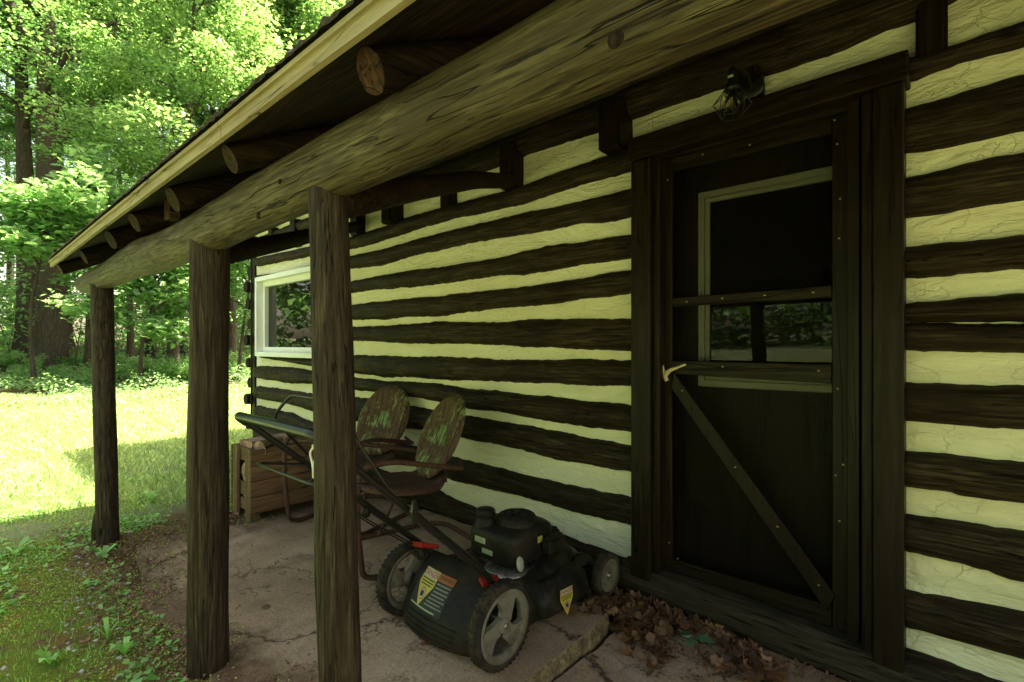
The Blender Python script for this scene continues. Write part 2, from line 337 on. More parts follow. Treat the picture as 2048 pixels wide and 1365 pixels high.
xs = axis_pts(-95, 60, -6.2, -1.0, .045, 5); ys = axis_pts(-60, 95, -.6, 2.4, .045, 5)
V = [(x, y, gz(x, y)) for y in ys for x in xs]; nx = len(xs)
F = [(j*nx+i, j*nx+i+1, (j+1)*nx+i+1, (j+1)*nx+i) for j in range(len(ys)-1) for i in range(nx-1)]
m, n, b = newmat('ground_cover')
tc = N(n, 'ShaderNodeTexCoord'); sx = N(n, 'ShaderNodeSeparateXYZ'); n.links.new(tc.outputs['Object'], sx.inputs[0])
fine = tex(n, 60, detail=8, rough=.8); med = tex(n, 5, detail=7, rough=.7); big = tex(n, 1.1, detail=4)
soil = ramp(n, fine, [(.3, (.07,.036,.022)), (.55, (.19,.105,.068)), (.75, (.34,.24,.18))])
moss = ramp(n, fine, [(.3, (.07,.10,.014)), (.55, (.18,.25,.035)), (.75, (.30,.36,.09))])
ochre = ramp(n, fine, [(.3, (.13,.08,.02)), (.6, (.30,.20,.05))])
near = mixc(n, ramp(n, med, [(.38, (0,0,0)), (.48, (1,1,1))]), soil, moss)
near = mixc(n, ramp(n, tex(n, 3.1, detail=5), [(.55, (0,0,0)), (.63, (.8,.8,.8))]), near, ochre)
# bare strip along the slab
edge = mth(n, 'ADD', mth(n, 'MULTIPLY', sx.outputs[1], 1.0), mth(n, 'MULTIPLY', med, .55))
strip = ramp(n, edge, [(.62, (0,0,0)), (.80, (1,1,1))]); near = mixc(n, mth(n, 'MULTIPLY', strip, .8), near, soil)
lawn = ramp(n, fine, [(.3, (.11,.16,.06)), (.6, (.25,.30,.16)), (.8, (.42,.44,.30))])
pl = mth(n, 'ADD', mth(n, 'MULTIPLY', sx.outputs[0], -.2), mth(n, 'MULTIPLY', med, .25))      # -x/5 + noise
south = ramp(n, mth(n, 'MULTIPLY', sx.outputs[1], -1.0), [(.30, (0,0,0)), (.75, (.75,.75,.75))])
lm = mixc(n, 1.0, ramp(n, pl, [(.90, (0,0,0)), (.99, (1,1,1))]), south, 'LIGHTEN')
col = mixc(n, lm, near, lawn)
vl = N(n, 'ShaderNodeVectorMath', operation='LENGTH'); n.links.new(tc.outputs['Object'], vl.inputs[0])
fm = ramp(n, mth(n, 'ADD', mth(n, 'MULTIPLY', vl.outputs['Value'], .05), mth(n, 'MULTIPLY', big, .12)), [(.62, (0,0,0)), (.68, (1,1,1))])
floor = ramp(n, tex(n, 3.5, detail=9, rough=.75), [(.3, (.02,.015,.009)), (.47, (.06,.032,.02)), (.56, (.045,.075,.02))])
fm = mixc(n, south, fm, (0,0,0)); col = mixc(n, fm, col, floor)
n.links.new(col, b.inputs['Base Color']); b.inputs['Roughness'].default_value = .95; b.inputs['Specular IOR Level'].default_value = .1
bump(n, b, mth(n, 'ADD', fine, med), 1, .02); M['ground'] = m
tag(from_arrays('ground', np.array(V), np.array(F), M['ground']), kind='structure')

def slab(name, outline, ztop, zbot, mat, inset=.003):
    bm = bmesh.new(); vs = []
    P = []
    for i in range(len(outline)):
        a = Vector((*outline[i], 0)); c = Vector((*outline[(i+1) % len(outline)], 0)); k = max(1, int((c-a).length/.05))
        for j in range(k): P.append(a.lerp(c, j/k))
    cen = sum(P, Vector())/len(P)
    P = [p + Vector((nz(p, 9)*.014, nz(p+Vector((7,7,7)), 9)*.014, 0)) for p in P]
    rings = []
    for (off, z, jit) in ((-inset, ztop, 0), (.0, ztop-.006, .006), (.003, ztop-.03, .012), (.004, (ztop+zbot)/2, .01), (0, zbot, .01)):
        rings.append([bm.verts.new((p + (p-cen).normalized()*(off + jit*nz(p+Vector((0,0,z*30)), 25))).to_tuple()[:2] + (z + (jit*.5*nz(p, 30) if off else 0),)) for p in P])
    for a, b_ in zip(rings, rings[1:]):
        for i in range(len(P)):
            k = (i+1) % len(P); bm.faces.new((a[i], b_[i], b_[k], a[k]))
    for f in bm.faces: f.material_index = 1
    bm.faces.new(rings[0]); bmesh.ops.recalc_face_normals(bm, faces=bm.faces)
    me = bpy.data.meshes.new(name); bm.to_mesh(me); bm.free(); me.materials.append(mat); me.materials.append(M['slab_edge'])
    o = bpy.data.objects.new(name, me); COL.objects.link(o); return tag(o, kind='structure')
slab('porch_slab', [(-1.09,.50),(-1.10,1.86),(-1.16,1.94),(-2.2,2.21),(-3.62,2.2),(-3.72,1.45),(-3.62,1.05),(-3.5,.72),(-3.1,.66),(-2.75,.58),(-2.3,.60),(-1.9,.60),(-1.5,.52)], 0, -.15, M['slab'])
slab('step_paving', [(-1.11,-.9),(1.8,-.9),(1.8,2.3),(-1.05,2.3),(-1.08,1.6),(-1.12,.5)], -.062, -.2, M['slab2'])

# ------------------------------------------------------------------ the cabin
cabin = empty('log_cabin', (0, 2.28, 0), 0, 'low log cabin with white chinking, dark logs and a porch roof on rough posts', 'cabin')
def part(o, lab=None):
    o.parent = cabin; o.location = -Vector(cabin.location); 
    if lab: o['label'] = lab
    return o
def rough_log(name, P, rad, mat, m=26, step=.03, amp=.06, seed=0, grooves=(), squash=1.0, capmat=None, par=True, lab=None, knots=()):
    """one continuous tapered log along a polyline with bumps, knots and drying grooves; rad(s) in 0..1"""
    P = [Vector(p) for p in P]; L = [0]
    for a, c in zip(P, P[1:]): L.append(L[-1] + (c-a).length)
    tot = L[-1]; k = max(3, int(tot/step)); pts = []
    for i in range(k+1):
        s = tot*i/k; j = 0
        while j < len(L)-2 and L[j+1] < s: j += 1
        pts.append(P[j].lerp(P[j+1], (s-L[j])/(L[j+1]-L[j])))
    for _ in range(3):
        pts = [pts[0]] + [(pts[i-1]+pts[i]*2+pts[i+1])/4 for i in range(1, k)] + [pts[-1]]
    V = []; up = None
    for i, p in enumerate(pts):
        T = (pts[min(k, i+1)] - pts[max(0, i-1)]).normalized()
        if up is None: up = Vector((0,0,1)) if abs(T.z) < .7 else Vector((0,-1,0))
        u = (up - T*up.dot(T)).normalized(); B = T.cross(u); s = i/k
        for a_ in range(m):
            an = 2*math.pi*a_/m; dv = u*math.cos(an)*squash + B*math.sin(an); r = rad(s) if callable(rad) else rad
            q = Vector((math.cos(an)*1.1, math.sin(an)*1.1, s*tot*2.2 + seed*9))
            r *= 1 + amp*noise.noise(q) + amp*.5*noise.noise(Vector((math.cos(an)*4, math.sin(an)*4, s*tot*5+seed*5))) + amp*.35*noise.noise(Vector((math.cos(an)*13, math.sin(an)*13, s*tot*2+seed)))
            for (ga, s0, s1, gd) in grooves:
                ga2 = ga + .16*noise.noise(Vector((s*tot*2.5, seed, 1)))
                da = abs((an-ga2+math.pi) % (2*math.pi) - math.pi)
                if s0 < s < s1: r -= gd*max(0, 1-da/(2*math.pi/m*.9))
            for (ka, ks, kr) in knots:
                da = ((an-ka+math.pi) % (2*math.pi) - math.pi)*.07; ds = (s-ks)*tot
                r += kr*math.exp(-(da*da+ds*ds)/(.0009))
            V.append(p + dv*r)
    F = [(i*m+a_, i*m+(a_+1) % m, (i+1)*m+(a_+1) % m, (i+1)*m+a_) for i in range(k) for a_ in range(m)]
    mb = MB(); mb.add(V, F, 0, True)
    n0 = len(V)
    mb.add(V[:m]+[pts[0]], [((a_+1) % m, a_, m) for a_ in range(m)], 1 if capmat else 0); mb.add(V[-m:]+[pts[-1]], [(a_, (a_+1) % m, m) for a_ in range(m)], 1 if capmat else 0)
    o = mb.build(name, [mat, capmat] if capmat else mat)
    return part(o, lab) if par else o

YF = 2.245
def wlog(pts, x0=None, x1=None, seed=0, prot=.074):
    """front wall log: pts = (px, y_top, y_bottom) on the wall plane"""
    D3 = []
    for px, yt, yb in pts:
        X, zt = atY(px, yt, YF); _, zb = atY(px, yb, YF); D3.append((X, zt, zb))
    if x0 is not None: D3.insert(0, (x0, D3[0][1], D3[0][2]))
    if x1 is not None: D3.append((x1, D3[-1][1], D3[-1][2]))
    X = [d[0] for d in D3]; g = np.arange(X[0], X[-1]+.001, .018)
    zt = np.interp(g, X, [d[1] for d in D3]); zb = np.interp(g, X, [d[2] for d in D3])
    ker = np.array([1,2,3,4,3,2,1])/16.
    if len(g) > 8:
        zt = np.convolve(np.pad(zt, 3, 'edge'), ker, 'valid'); zb = np.convolve(np.pad(zb, 3, 'edge'), ker, 'valid')
    mm = 22; V = []
    for i, x in enumerate(g):
        a = zt[i] + .008*nz((x*5, seed, 0)) + .006*nz((x*17, seed, 0)) + .003*nz((x*45, seed, 0)); c = zb[i] + .008*nz((x*5, seed, 5)) + .006*nz((x*19, seed, 5)) + .003*nz((x*45, seed, 5))
        h = (a-c)/2; zc = (a+c)/2; e = 1
        if x0 is not None: e = math.sqrt(max(.15, min(1, (i+1)/4)))
        for k in range(mm):
            an = 2*math.pi*k/mm; cy = math.cos(an); sz = math.sin(an)
            rr = 1 + .05*noise.noise(Vector((cy*1.5, sz*1.5, x*2+seed*3))) + .03*noise.noise(Vector((cy*6, sz*6, x*1.5+seed)))
            yy = 2.285 + .005*noise.noise(Vector((x*14, zc*9+sz*3, seed))) - (prot*rr*(abs(cy)**.8) if cy > 0 else -.05*abs(cy))*e
            V.append((x, yy, zc + h*math.copysign(abs(sz)**.85, sz)*(e if e < 1 else 1)))
    K = len(g); F = [(i*mm+k, (i+1)*mm+k, (i+1)*mm+(k+1) % mm, i*mm+(k+1) % mm) for i in range(K-1) for k in range(mm)]
    F += [tuple(range(mm)), tuple(range((K-1)*mm+mm-1, (K-1)*mm-1, -1))]
    mb = MB(); mb.add(V, F, 0, True); o = mb.build('wall_log', M['log']); return part(o)
cL = -5.785; XD0, XD1 = -1.10, -.19
wlog([(510,516,534),(630,490,510),(715,470,495),(758,455,483),(817,433.5,463),(876,417,444),(934,401,430.6),(993,385,419),(1038,373,408),(1097,351,389),(1156,329,370),(1214,310,354),(1268,294,336)], cL, XD0, 1)
wlog([(510,551,569),(575,543,556),(620,530,545),(660,522,540),(715,508,536),(758,499,531.6),(817,483,512.6),(876,465.7,499.4),(934,452.5,486),(993,438,476),(1038,426,470),(1097,414,459.7),(1156,402.5,446.5),(1214,388,445),(1268,373,430.4)], cL, XD0, 2)
wlog([(660,571,592),(715,560,584),(758,550.7,578.5),(817,540.4,575.6),(876,534.6,568),(934,524,559.5),(993,515.5,552),(1038,505,549),(1097,490,541.7),(1156,483,530),(1214,474,522.6),(1268,465.5,513.9)], -4.13, XD0, 3)
wlog([(660,614,642),(715,607.8,640),(758,602.6,640),(817,596,634),(876,591.7,633.6),(934,584.4,624),(993,578.5,617),(1038,574,614),(1097,565,609),(1156,556.4,600),(1214,544.6,593),(1268,538,584)], -4.13, XD0, 4)
wlog([(660,655,684),(715,653,682.5),(758,651.8,684),(817,648,688.4),(876,643,688.4),(934,643.9,688.4),(993,643.9,692),(1038,640.8,693),(1097,636.4,697),(1156,638.4,699),(1214,637,702),(1268,637,704)], -4.13, XD0, 5)
wlog([(510,690,713),(530,713,717),(631,715.5,735),(715,710,748.7),(758,711.5,755),(817,714,755.7),(876,713,761),(934,716,762),(993,718.6,764.5),(1044,721,767),(1109,718.7,768.6),(1173,719,773.5),(1238,721,772.5),(1270,720,773.5)], cL, XD0, 6)
wlog([(510,731.7,757),(580,735,768),(631,743,769),(717,756.6,782),(758,761.6,785),(817,764,795),(876,768,805),(934,778.6,819.6),(993,782,825),(1044,789.6,835),(1109,795,846.6),(1173,802.5,857),(1238,809.6,863.7),(1271,812.8,867.6)], cL, XD0, 7)
wlog([(510,772,797.7),(580,781,810),(631,790,827),(717,795,845),(817,812,859),(876,822.5,866.5),(934,833,880.6),(993,843,891),(1044,851.5,903),(1109,862.7,922),(1173,875.6,932),(1238,890,944),(1271,894,947.5)], cL, XD0, 8)
wlog([(510,810.5,830.7),(580,827,851),(631,849,872),(717,868,900),(802,888,925),(905,916,963),(993,937,985),(1044,950,995),(1109,966,1016),(1173,980,1033.5),(1238,991.7,1046.5),(1271,999,1056)], cL, XD0, 9)
wlog([(510,851,885),(620,878,925),(717,925,985),(876,985,1050),(952,1019,1075),(1060,1052,1130),(1118,1070,1160),(1173,1090,1190),(1272,1127,1210)], cL, XD0, 10, .075)
for i, (px, a, c) in enumerate([(515,587,602),(515,622,644),(515,657,678)]):
    X, z0 = atY(px, a, YF); wlog([(508,a,c),(528,a-1,c-1)], cL, -5.60, 20+i)
# right of the door
wlog([(1808,118,165),(1889,98,130),(1956,71,116),(2048,40,90)], XD1, 1.6, 31)
wlog([(1808,214,305),(1889,192,294),(1956,172,280),(2048,145,259)], XD1, 1.6, 32)
wlog([(1808,354,434.5),(1889,335,426),(1956,318,412.6),(2048,300,398.5)], XD1, 1.6, 33)
wlog([(1808,493,556),(1889,484,551),(1956,477,546),(2048,467,537.7)], XD1, 1.6, 34)
wlog([(1810,605.7,645),(1889,599,645),(1956,594,645),(2048,586,644.5)], XD1, 1.6, 35)
wlog([(1810,646.5,702.7),(1889,646.5,704),(1956,646.5,705),(2048,646,706)], XD1, 1.6, 36)
wlog([(1812,767,844),(1889,769,851),(1956,771.8,857),(2048,773,862.7)], XD1, 1.6, 37)
wlog([(1813,905,980),(1889,909.5,989),(1956,916,998.8),(2048,926.6,1010.7)], XD1, 1.6, 38)
wlog([(1815,1033,1108),(1889,1041,1123),(1956,1052.6,1143.6),(2048,1067,1171.6)], XD1, 1.6, 39)
wlog([(1815,1187,1257.8),(1889,1199,1278),(1956,1210,1298.6),(2048,1228.8,1324)], XD1, 1.6, 40)
wlog([(1813,1301,1420),(1850,1315,1430),(1900,1332,1440),(1990,1363,1480),(2048,1385,1500)], XD1, 1.6, 41, .10)
# plate log over the joist ends, and the log above it
wlog([(532,469,484),(601,440,463),(699,400,433),(733,386,420),(812,349,397),(853,337,385),(974,289,339),(1051,258,307),(1130,225,283),(1220,188,255),(1268,165,233),(1434,95,176),(1519,60,151.6),(1665,0,104),(1742,-40,67),(1848,-80,34),(1889,-100,7),(2048,-190,-70)], cL, 1.6, 51, .075)
rough_log('wall_log', [(cL,2.285,2.465),(-2.5,2.285,2.46),(1.6,2.285,2.465)], .068, M['log'], m=22, step=.05, amp=.08, seed=52)
# chinking: one sheet behind the logs, with an opening for the door and window
def sheet(x0, x1, z0, z1):
    nxs = max(2, int((x1-x0)/.05)); nzs = max(2, int((z1-z0)/.05)); V = []; F = []
    for j in range(nzs+1):
        for i in range(nxs+1):
            x = x0+(x1-x0)*i/nxs; z = z0+(z1-z0)*j/nzs
            V.append((x, 2.272 + .006*nz((x*3, z*3, 0)) + .004*nz((x*9, z*9, 4)), z))
    for j in range(nzs):
        for i in range(nxs):
            a = j*(nxs+1)+i; F.append((a, a+1, a+nxs+2, a+nxs+1))
    n0 = len(V)
    V += [(x0, 2.42, z0), (x1, 2.42, z0), (x1, 2.42, z1), (x0, 2.42, z1)]
    F += [(n0+3, n0+2, n0+1, n0), (n0, n0+1, nxs, 0), (n0+3, 0+nzs*(nxs+1), nzs*(nxs+1)+nxs, n0+2), (n0, 0, nzs*(nxs+1), n0+3), (n0+1, n0+2, nzs*(nxs+1)+nxs, nxs)]
    return V, F
mb = MB()
for bx in ((-5.84,-1.10,-.12,1.00), (-5.84,-5.55,1.0,1.89), (-4.17,-1.10,1.0,1.89), (-1.10,-.19,2.05,2.68), (-5.84,-1.10,1.89,2.68), (-.19,1.6,-.12,2.68)):
    mb.add(*sheet(*bx), 0, True)
part(mb.build('chinking', M['chink']))
# joist ends between the top log and the plate
for X, zb, zt, wd, pr in [(-5.28,2.11,2.36,.10,.07),(-4.78,2.10,2.36,.12,.07),(-4.2,2.08,2.36,.11,.07),(-3.67,2.045,2.33,.11,.08),(-3.16,2.055,2.34,.12,.12),(-2.56,2.07,2.33,.11,.06),(-1.975,2.075,2.34,.11,.10),(-1.268,2.11,2.35,.12,.13),(-.647,2.13,2.36,.10,.05),(-.06,2.12,2.5,.085,.05),(.62,2.12,2.5,.09,.05)]:
    q = MB().box((X-wd/2, 2.27-pr, zb), (X+wd/2, 2.33, zt)); part(q.build('joist_end', M['doorwood'], bevel=.010, seg=2))
# corner: gable wall logs crossing with rounded ends, corner boards and pipe
for i, (a, c) in enumerate([(470,488),(497,517),(534,559),(563,592),(594,627),(634,664),(669,693),(715,735),(752,777),(781,812),(829,862),(880,930)]):
    d = 5.69; zt = CH+(690-a)/1000*d; zb = CH+(690-c)/1000*d; r = min(.062, (zt-zb)/2); zc = (zt+zb)/2
    rough_log('gable_log', [(-5.915,2.20+.02*(i % 3),zc),(-5.915,2.6,zc),(-5.915,8.6,zc)], lambda s, r=r: r*(.93 if s < .004 else 1.0), M['logY'], m=16, step=.08, seed=60+i)
mb = MB(); mb.box((-5.97,2.34,-.1),(-5.87,8.6,2.6)); part(mb.build('gable_chinking', M['chink']))
q = MB().box((-5.852,2.25,-.1),(-5.79,2.36,2.35)); part(q.build('corner_board', M['doorwood'], bevel=.006))
X, _ = atY(503, 600, 2.15); q = MB().tube([(X,2.15,.25),(X,2.15,2.15)], .011, 8); part(q.build('corner_pipe', M['plastic']))
# rest of the house: back and side walls, floor and main roof
mb = MB(); mb.box((-5.86,8.5,-.1),(1.6,8.62,2.6)); mb.box((1.6,2.3,-.1),(1.72,8.62,2.6)); mb.box((-5.86,2.43,-.1),(1.6,8.5,-.02))
part(mb.build('rear_walls', M['chink']))
def zr(y): return 1.74 + .5*(y-.62)            # underside of the roof boards
def slabroof(mb, x0, x1, y0, y1, z0, z1, t):
    mb.add([(x0,y0,z0),(x1,y0,z0),(x1,y1,z1),(x0,y1,z1),(x0,y0,z0+t),(x1,y0,z0+t),(x1,y1,z1+t),(x0,y1,z1+t)], [(0,3,2,1),(4,5,6,7),(0,1,5,4),(1,2,6,5),(2,3,7,6),(3,0,4,7)])
mb = MB(); slabroof(mb, -6.93, 2.2, 1.95, 5.45, zr(1.95)+.06, zr(5.45)+.06, .06); slabroof(mb, -6.93, 2.2, 5.45, 9.1, zr(5.45)+.06, zr(1.8)+.06, .06)
part(mb.build('main_roof', M['shingle']))
# gable infill triangles
for x in (-5.97, 1.60):
    mb = MB(); mb.add([(x,2.3,2.5),(x,8.6,2.5),(x,5.45,zr(5.45)+.05),(x+.1,2.3,2.5),(x+.1,8.6,2.5),(x+.1,5.45,zr(5.45)+.05)], [(0,1,2),(5,4,3),(0,2,5,3),(2,1,4,5)])
    part(mb.build('gable_infill', M['board']))

# ------------------------------------------------------------------ porch
XE = -4.38; YE = .452
xb = [(-4.34,.403),(-3.9,.405),(-3.51,.407),(-3.1,.414),(-2.78,.410),(-2.4,.398),(-2.09,.397),(-1.82,.415),(-1.5,.425),(-1.05,.432),(-.6,.434),(-.3,.441),(.3,.445),(1.3,.45)]
def beamr(s):
    x = -4.34 + s*5.64; return float(np.interp(x, [-4.34,-3.8,-3.51,-3.0,-2.7,-2.3,-2.0,-1.6,-1.0,-.5,1.3], [.060,.072,.072,.079,.083,.076,.077,.075,.073,.068,.068]))
beam = rough_log('porch_beam', [(x, .62+.012*nz((x, 3, 0)), CH+z) for x, z in xb], beamr, M['beam'], m=44, step=.025, amp=.05, seed=3, capmat=M['cut'],
    grooves=[(R(115),.28,.62,.008),(R(95),.55,.80,.006),(R(140),.05,.22,.008),(R(70),.3,.45,.005)], knots=[(R(105),.45,.009),(R(85),.63,.008),(R(120),.33,.008)], lab='weathered horizontal porch beam log with knots and drying cracks')
# knots on the beam
for px, py, r in [(1231,79,.010),(517,432,.009),(560,364,.006)]:
    X, z = atY(px, py, .548); q = MB().lathe([(0,.004),(r*.6,.0045),(r*.75,.001),(r,.0035),(r*1.15,0)], Matrix.Translation((X,.549,z)) @ Matrix.Rotation(R(90), 4, 'X'), 14)
    q.build('beam_knot', M['cut'], beam)
def postlog(px_t, px_b, rt, rb, zb, seed, gro, name='porch_post', m=48, y=.62, lab=None):
    xt, _ = atY(px_t, 400, y); xb_, _ = atY(px_b, 1200, y)
    return rough_log(name, [(xb_, y, zb), ((xt+xb_)/2+.004, y-.004, .8), (xt, y, 1.535)], lambda s: rb+(rt-rb)*s, M['post'], m=m, step=.03, amp=.07, seed=seed, grooves=gro, lab=lab)
postlog(204, 217, .056, .054, -.09, 11, [(R(60),0,1,.006),(R(330),.1,.8,.005)], lab='farthest porch post with a notched foot')
rough_log('post_stub', [(-3.80,.60,-.09),(-3.795,.60,.155)], lambda s: .040-.012*max(0,s-.7)/.3, M['post'], m=18, step=.03, amp=.08, seed=12)
postlog(420, 416, .062, .066, -.09, 13, [(R(42),0,1,.010),(R(355),.2,.9,.004),(R(75),.3,.8,.004),(R(20),.1,.5,.004)], lab='middle porch post, greenish on its lit side')
postlog(657, 690, .047, .051, -.09, 14, [(R(72),0,1,.008),(R(40),.15,.8,.004),(R(15),.4,.95,.004),(R(350),.05,.5,.004),(R(90),.2,.7,.003)], lab='nearest porch post, leaning slightly with a long crack')
# braces from the post heads up to the wall
rough_log('porch_brace', [(-1.13,.64,1.50),(-1.40,1.1,1.70),(-1.70,1.65,1.93),(-1.97,2.24,2.125)], .036, M['logY'], m=16, step=.05, seed=15, squash=1.15)
rough_log('porch_brace', [(-2.0,.64,1.47),(-2.55,1.15,1.68),(-3.15,1.75,1.93),(-3.67,2.24,2.125)], .036, M['logY'], m=16, step=.05, seed=16, squash=1.15)
# rafters with pale cut ends
for i, (xa, xw, ya) in enumerate([(-4.22,-4.25,.47),(-3.62,-3.75,.50),(-2.92,-3.2,.50),(-2.43,-2.6,.49),(-1.96,-2.0,.50),(-1.42,-1.3,.49),(-.78,-.65,.50),(-.15,-.05,.5),(.5,.6,.5)]):
    r = .036 + .008*((i*37) % 5)/5; o = lambda y: zr(y)-r-.004
    rough_log('rafter', [(xa, ya, o(ya)), ((xa+xw)/2, 1.4, o(1.4)), (xw, 2.30, o(2.30))], r, M['logY'], m=18, step=.05, amp=.09, seed=70+i, capmat=M['redcut'] if i in (0,6) else M['cut'])
X = -2.27; q = MB().box((X-.04,.56,zr(.56)-.075),(X+.03,.60,zr(.6)-.01)); part(q.build('rafter_block', M['redcut'], bevel=.004))
# roof boards (parallel to the eave), each its own part
yb = YE + .006; i = 0
while yb < 2.26:
    wdt = .13 + .03*((i*53) % 7)/7; y1 = min(yb+wdt, 2.275); t = .022; j = .003*((i*31) % 5)
    V = []; F = []; K = 60
    for k in range(K+1):
        x = XE + .015*math.sin(i*5) + (1.9-XE)*k/K; w_ = .003*nz((x*2, i*3, 0))
        for (yy, dz) in ((yb, 0), (y1-.004, 0), (y1-.004, t), (yb, t)): V.append((x, yy+w_, zr(yy)+dz+.002*nz((x*3, yy*9, 1))+j*.5))
    for k in range(K):
        for q_ in range(4): F.append((k*4+q_, k*4+(q_+1) % 4, k*4+4+(q_+1) % 4, k*4+4+q_))
    F += [(3,2,1,0), (K*4,K*4+1,K*4+2,K*4+3)]
    part(MB().add(V, F).build('roof_board', M['board'])); yb = y1; i += 1
# fascia in two steps and two lengths, shingle edge above
for x0, x1 in ((XE, -1.335), (-1.331, 1.9)):
    mb = MB(); K = max(4, int((x1-x0)/.12)); V = []
    for k in range(K+1):
        x = x0+(x1-x0)*k/K; wv = .003*nz((x*1.2, 9, 0)); z0 = zr(YE) + wv - .004
        for (dy, dz) in ((0,0),(0,.027),(-.007,.027),(-.007,.038),(.012,.038),(.012,0)): V.append((x, YE-.012+dy, z0+dz))
    F = [(k*6+q_, k*6+6+q_, k*6+6+(q_+1) % 6, k*6+(q_+1) % 6) for k in range(K) for q_ in range(6)] + [(5,4,3,2,1,0), tuple(K*6+q_ for q_ in range(6))]
    part(mb.add(V, F).build('fascia_board', M['fascia']))
V = []; F = []; K = 420; prof = [(-.026,.036),(-.028,.041),(-.022,.047),(.2,.045),(.5,.045)]
for k in range(K+1):
    x = XE-.03+(1.95-XE)*k/K
    for q_, (dy, dz) in enumerate(prof):
        rr = .012*nz((x*45, q_*3, 0)) + .006*nz((x*160, q_*5, 1)) if q_ < 3 else 0
        y = YE+dy+rr*.6 if q_ < 4 else 2.4
        V.append((x, y, zr(y if q_ > 2 else YE)+ dz + abs(rr)*(1 if q_ == 2 else .4)))
n5 = len(prof)
F = [(k*n5+q_, k*n5+q_+1, (k+1)*n5+q_+1, (k+1)*n5+q_) for k in range(K) for q_ in range(n5-1)]
part(MB().add(V, F).build('porch_shingles', M['shingle']))
# ------------------------------------------------------------------ picture window
win = empty('window'); part(win, 'white framed picture window with dark reflecting glass'); win.location = (0,-2.28,0)
x0, x1, z0, z1 = -5.585, -4.10, 1.03, 1.862
def ringbox(mb, x0, x1, z0, z1, wd, y0, y1):
    mb.box((x0,y0,z0),(x0+wd,y1,z1)); mb.box((x1-wd,y0,z0),(x1,y1,z1)); mb.box((x0+wd,y0,z0),(x1-wd,y1,z0+wd)); mb.box((x0+wd,y0,z1-wd),(x1-wd,y1,z1))
mb = MB(); ringbox(mb, x0, x1, z0, z1, .045, 2.17, 2.36); mb.build('window_frame', M['white'], win, bevel=.003)
mb = MB(); ringbox(mb, x0+.046, x1-.046, z0+.046, z1-.046, .05, 2.235, 2.30); mb.build('sash', M['white'], win, bevel=.004)
MB().box((x0+.09,2.275,z0+.09),(x1-.09,2.281,z1-.09)).build('pane', M['glass'], win)

# ------------------------------------------------------------------ door
df = empty('door_frame'); part(df, 'wide dark board casing around the door'); df.location = (0,-2.28,0)
MB().box((-1.160,2.165,.02),(-1.062,2.36,2.02)).build('casing', M['doorwood'], df, bevel=.004)
MB().box((-.218,2.165,-.03),(-.130,2.36,2.052)).build('casing', M['doorwood'], df, bevel=.004)
mb = MB(); mb.add([(-1.17,2.150,2.022),(-.118,2.150,2.056),(-.118,2.150,2.150),(-1.16,2.150,2.130),(-1.17,2.34,2.022),(-.118,2.34,2.056),(-.118,2.34,2.150),(-1.16,2.34,2.130)],
  [(0,1,2,3),(7,6,5,4),(0,4,5,1),(1,5,6,2),(2,6,7,3),(3,7,4,0)]); mb.build('header', M['doorwoodX'], df, bevel=.004)
MB().box((-1.061,2.20,.03),(-1.030,2.38,2.05)).build('jamb', M['doorwood'], df, bevel=.002)
MB().box((-.252,2.185,.0),(-.2205,2.38,2.050)).build('jamb', M['doorwood'], df, bevel=.002)
MB().box((-.300,2.215,.0),(-.262,2.38,2.049)).build('jamb', M['doorwood'], df, bevel=.002)
MB().box((-1.03,2.23,2.026),(-.262,2.38,2.08)).build('head_jamb', M['doorwoodX'], df, bevel=.002)
rough_log('door_sill', [(-1.22,2.245,.01),(-.6,2.235,-.01),(.0,2.225,-.045)], .088, M['sillwood'], m=26, seed=90, amp=.1, lab='cracked dark sill log under the door')
sd = empty('screen_door'); part(sd, 'dark wooden screen door with a diagonal brace'); sd.location = (0,-2.28,0)
y0, y1 = 2.262, 2.286
LX0, LX1 = -1.058, -.300
def onD(px, py, Y=y0): X, z = atY(px, py, Y); return (X, z)
MB().box((-1.066,y0,.035),(onD(1343,600)[0],y1,2.035)).build('stile', M['doorwood'], sd, bevel=.003)
xr0 = onD(1664,600)[0]; MB().box((xr0,y0,-.02),(LX1,y1,2.035)).build('stile', M['doorwood'], sd, bevel=.003)
xl = onD(1343,600)[0]+.001
zr1 = onD(1346,342)[1]; MB().box((xl,y0,zr1),(xr0-.001,y1,2.035)).build('rail', M['doorwoodX'], sd, bevel=.003)
def quad(px, name='rail', mat='doorwoodX', ya=y0, yb_=y1):
    P = [onD(a, c) for a, c in px]
    V = [(x, ya, z) for x, z in P] + [(x, yb_, z) for x, z in P]
    return MB().add(V, [(0,1,2,3),(7,6,5,4),(0,4,5,1),(1,5,6,2),(2,6,7,3),(3,7,4,0)]).build(name, M[mat], sd, bevel=.0025)
quad([(1343,614),(1663,595),(1663,571),(1343,597)])
quad([(1343,748),(1663,768),(1663,729),(1343,722)])
quad([(1343,1180),(1663,1290),(1663,1212),(1343,1119)], mat='doorwoodX')
quad([(1344,776),(1655,1222),(1671,1190),(1349,744)], 'diagonal_brace', 'doorwood', y0-.012, y0-.0005)
MB().box((xl-.01,y1+.001,.04),(xr0+.01,y1+.003,2.03)).build('insect_screen', M['screen'], sd)
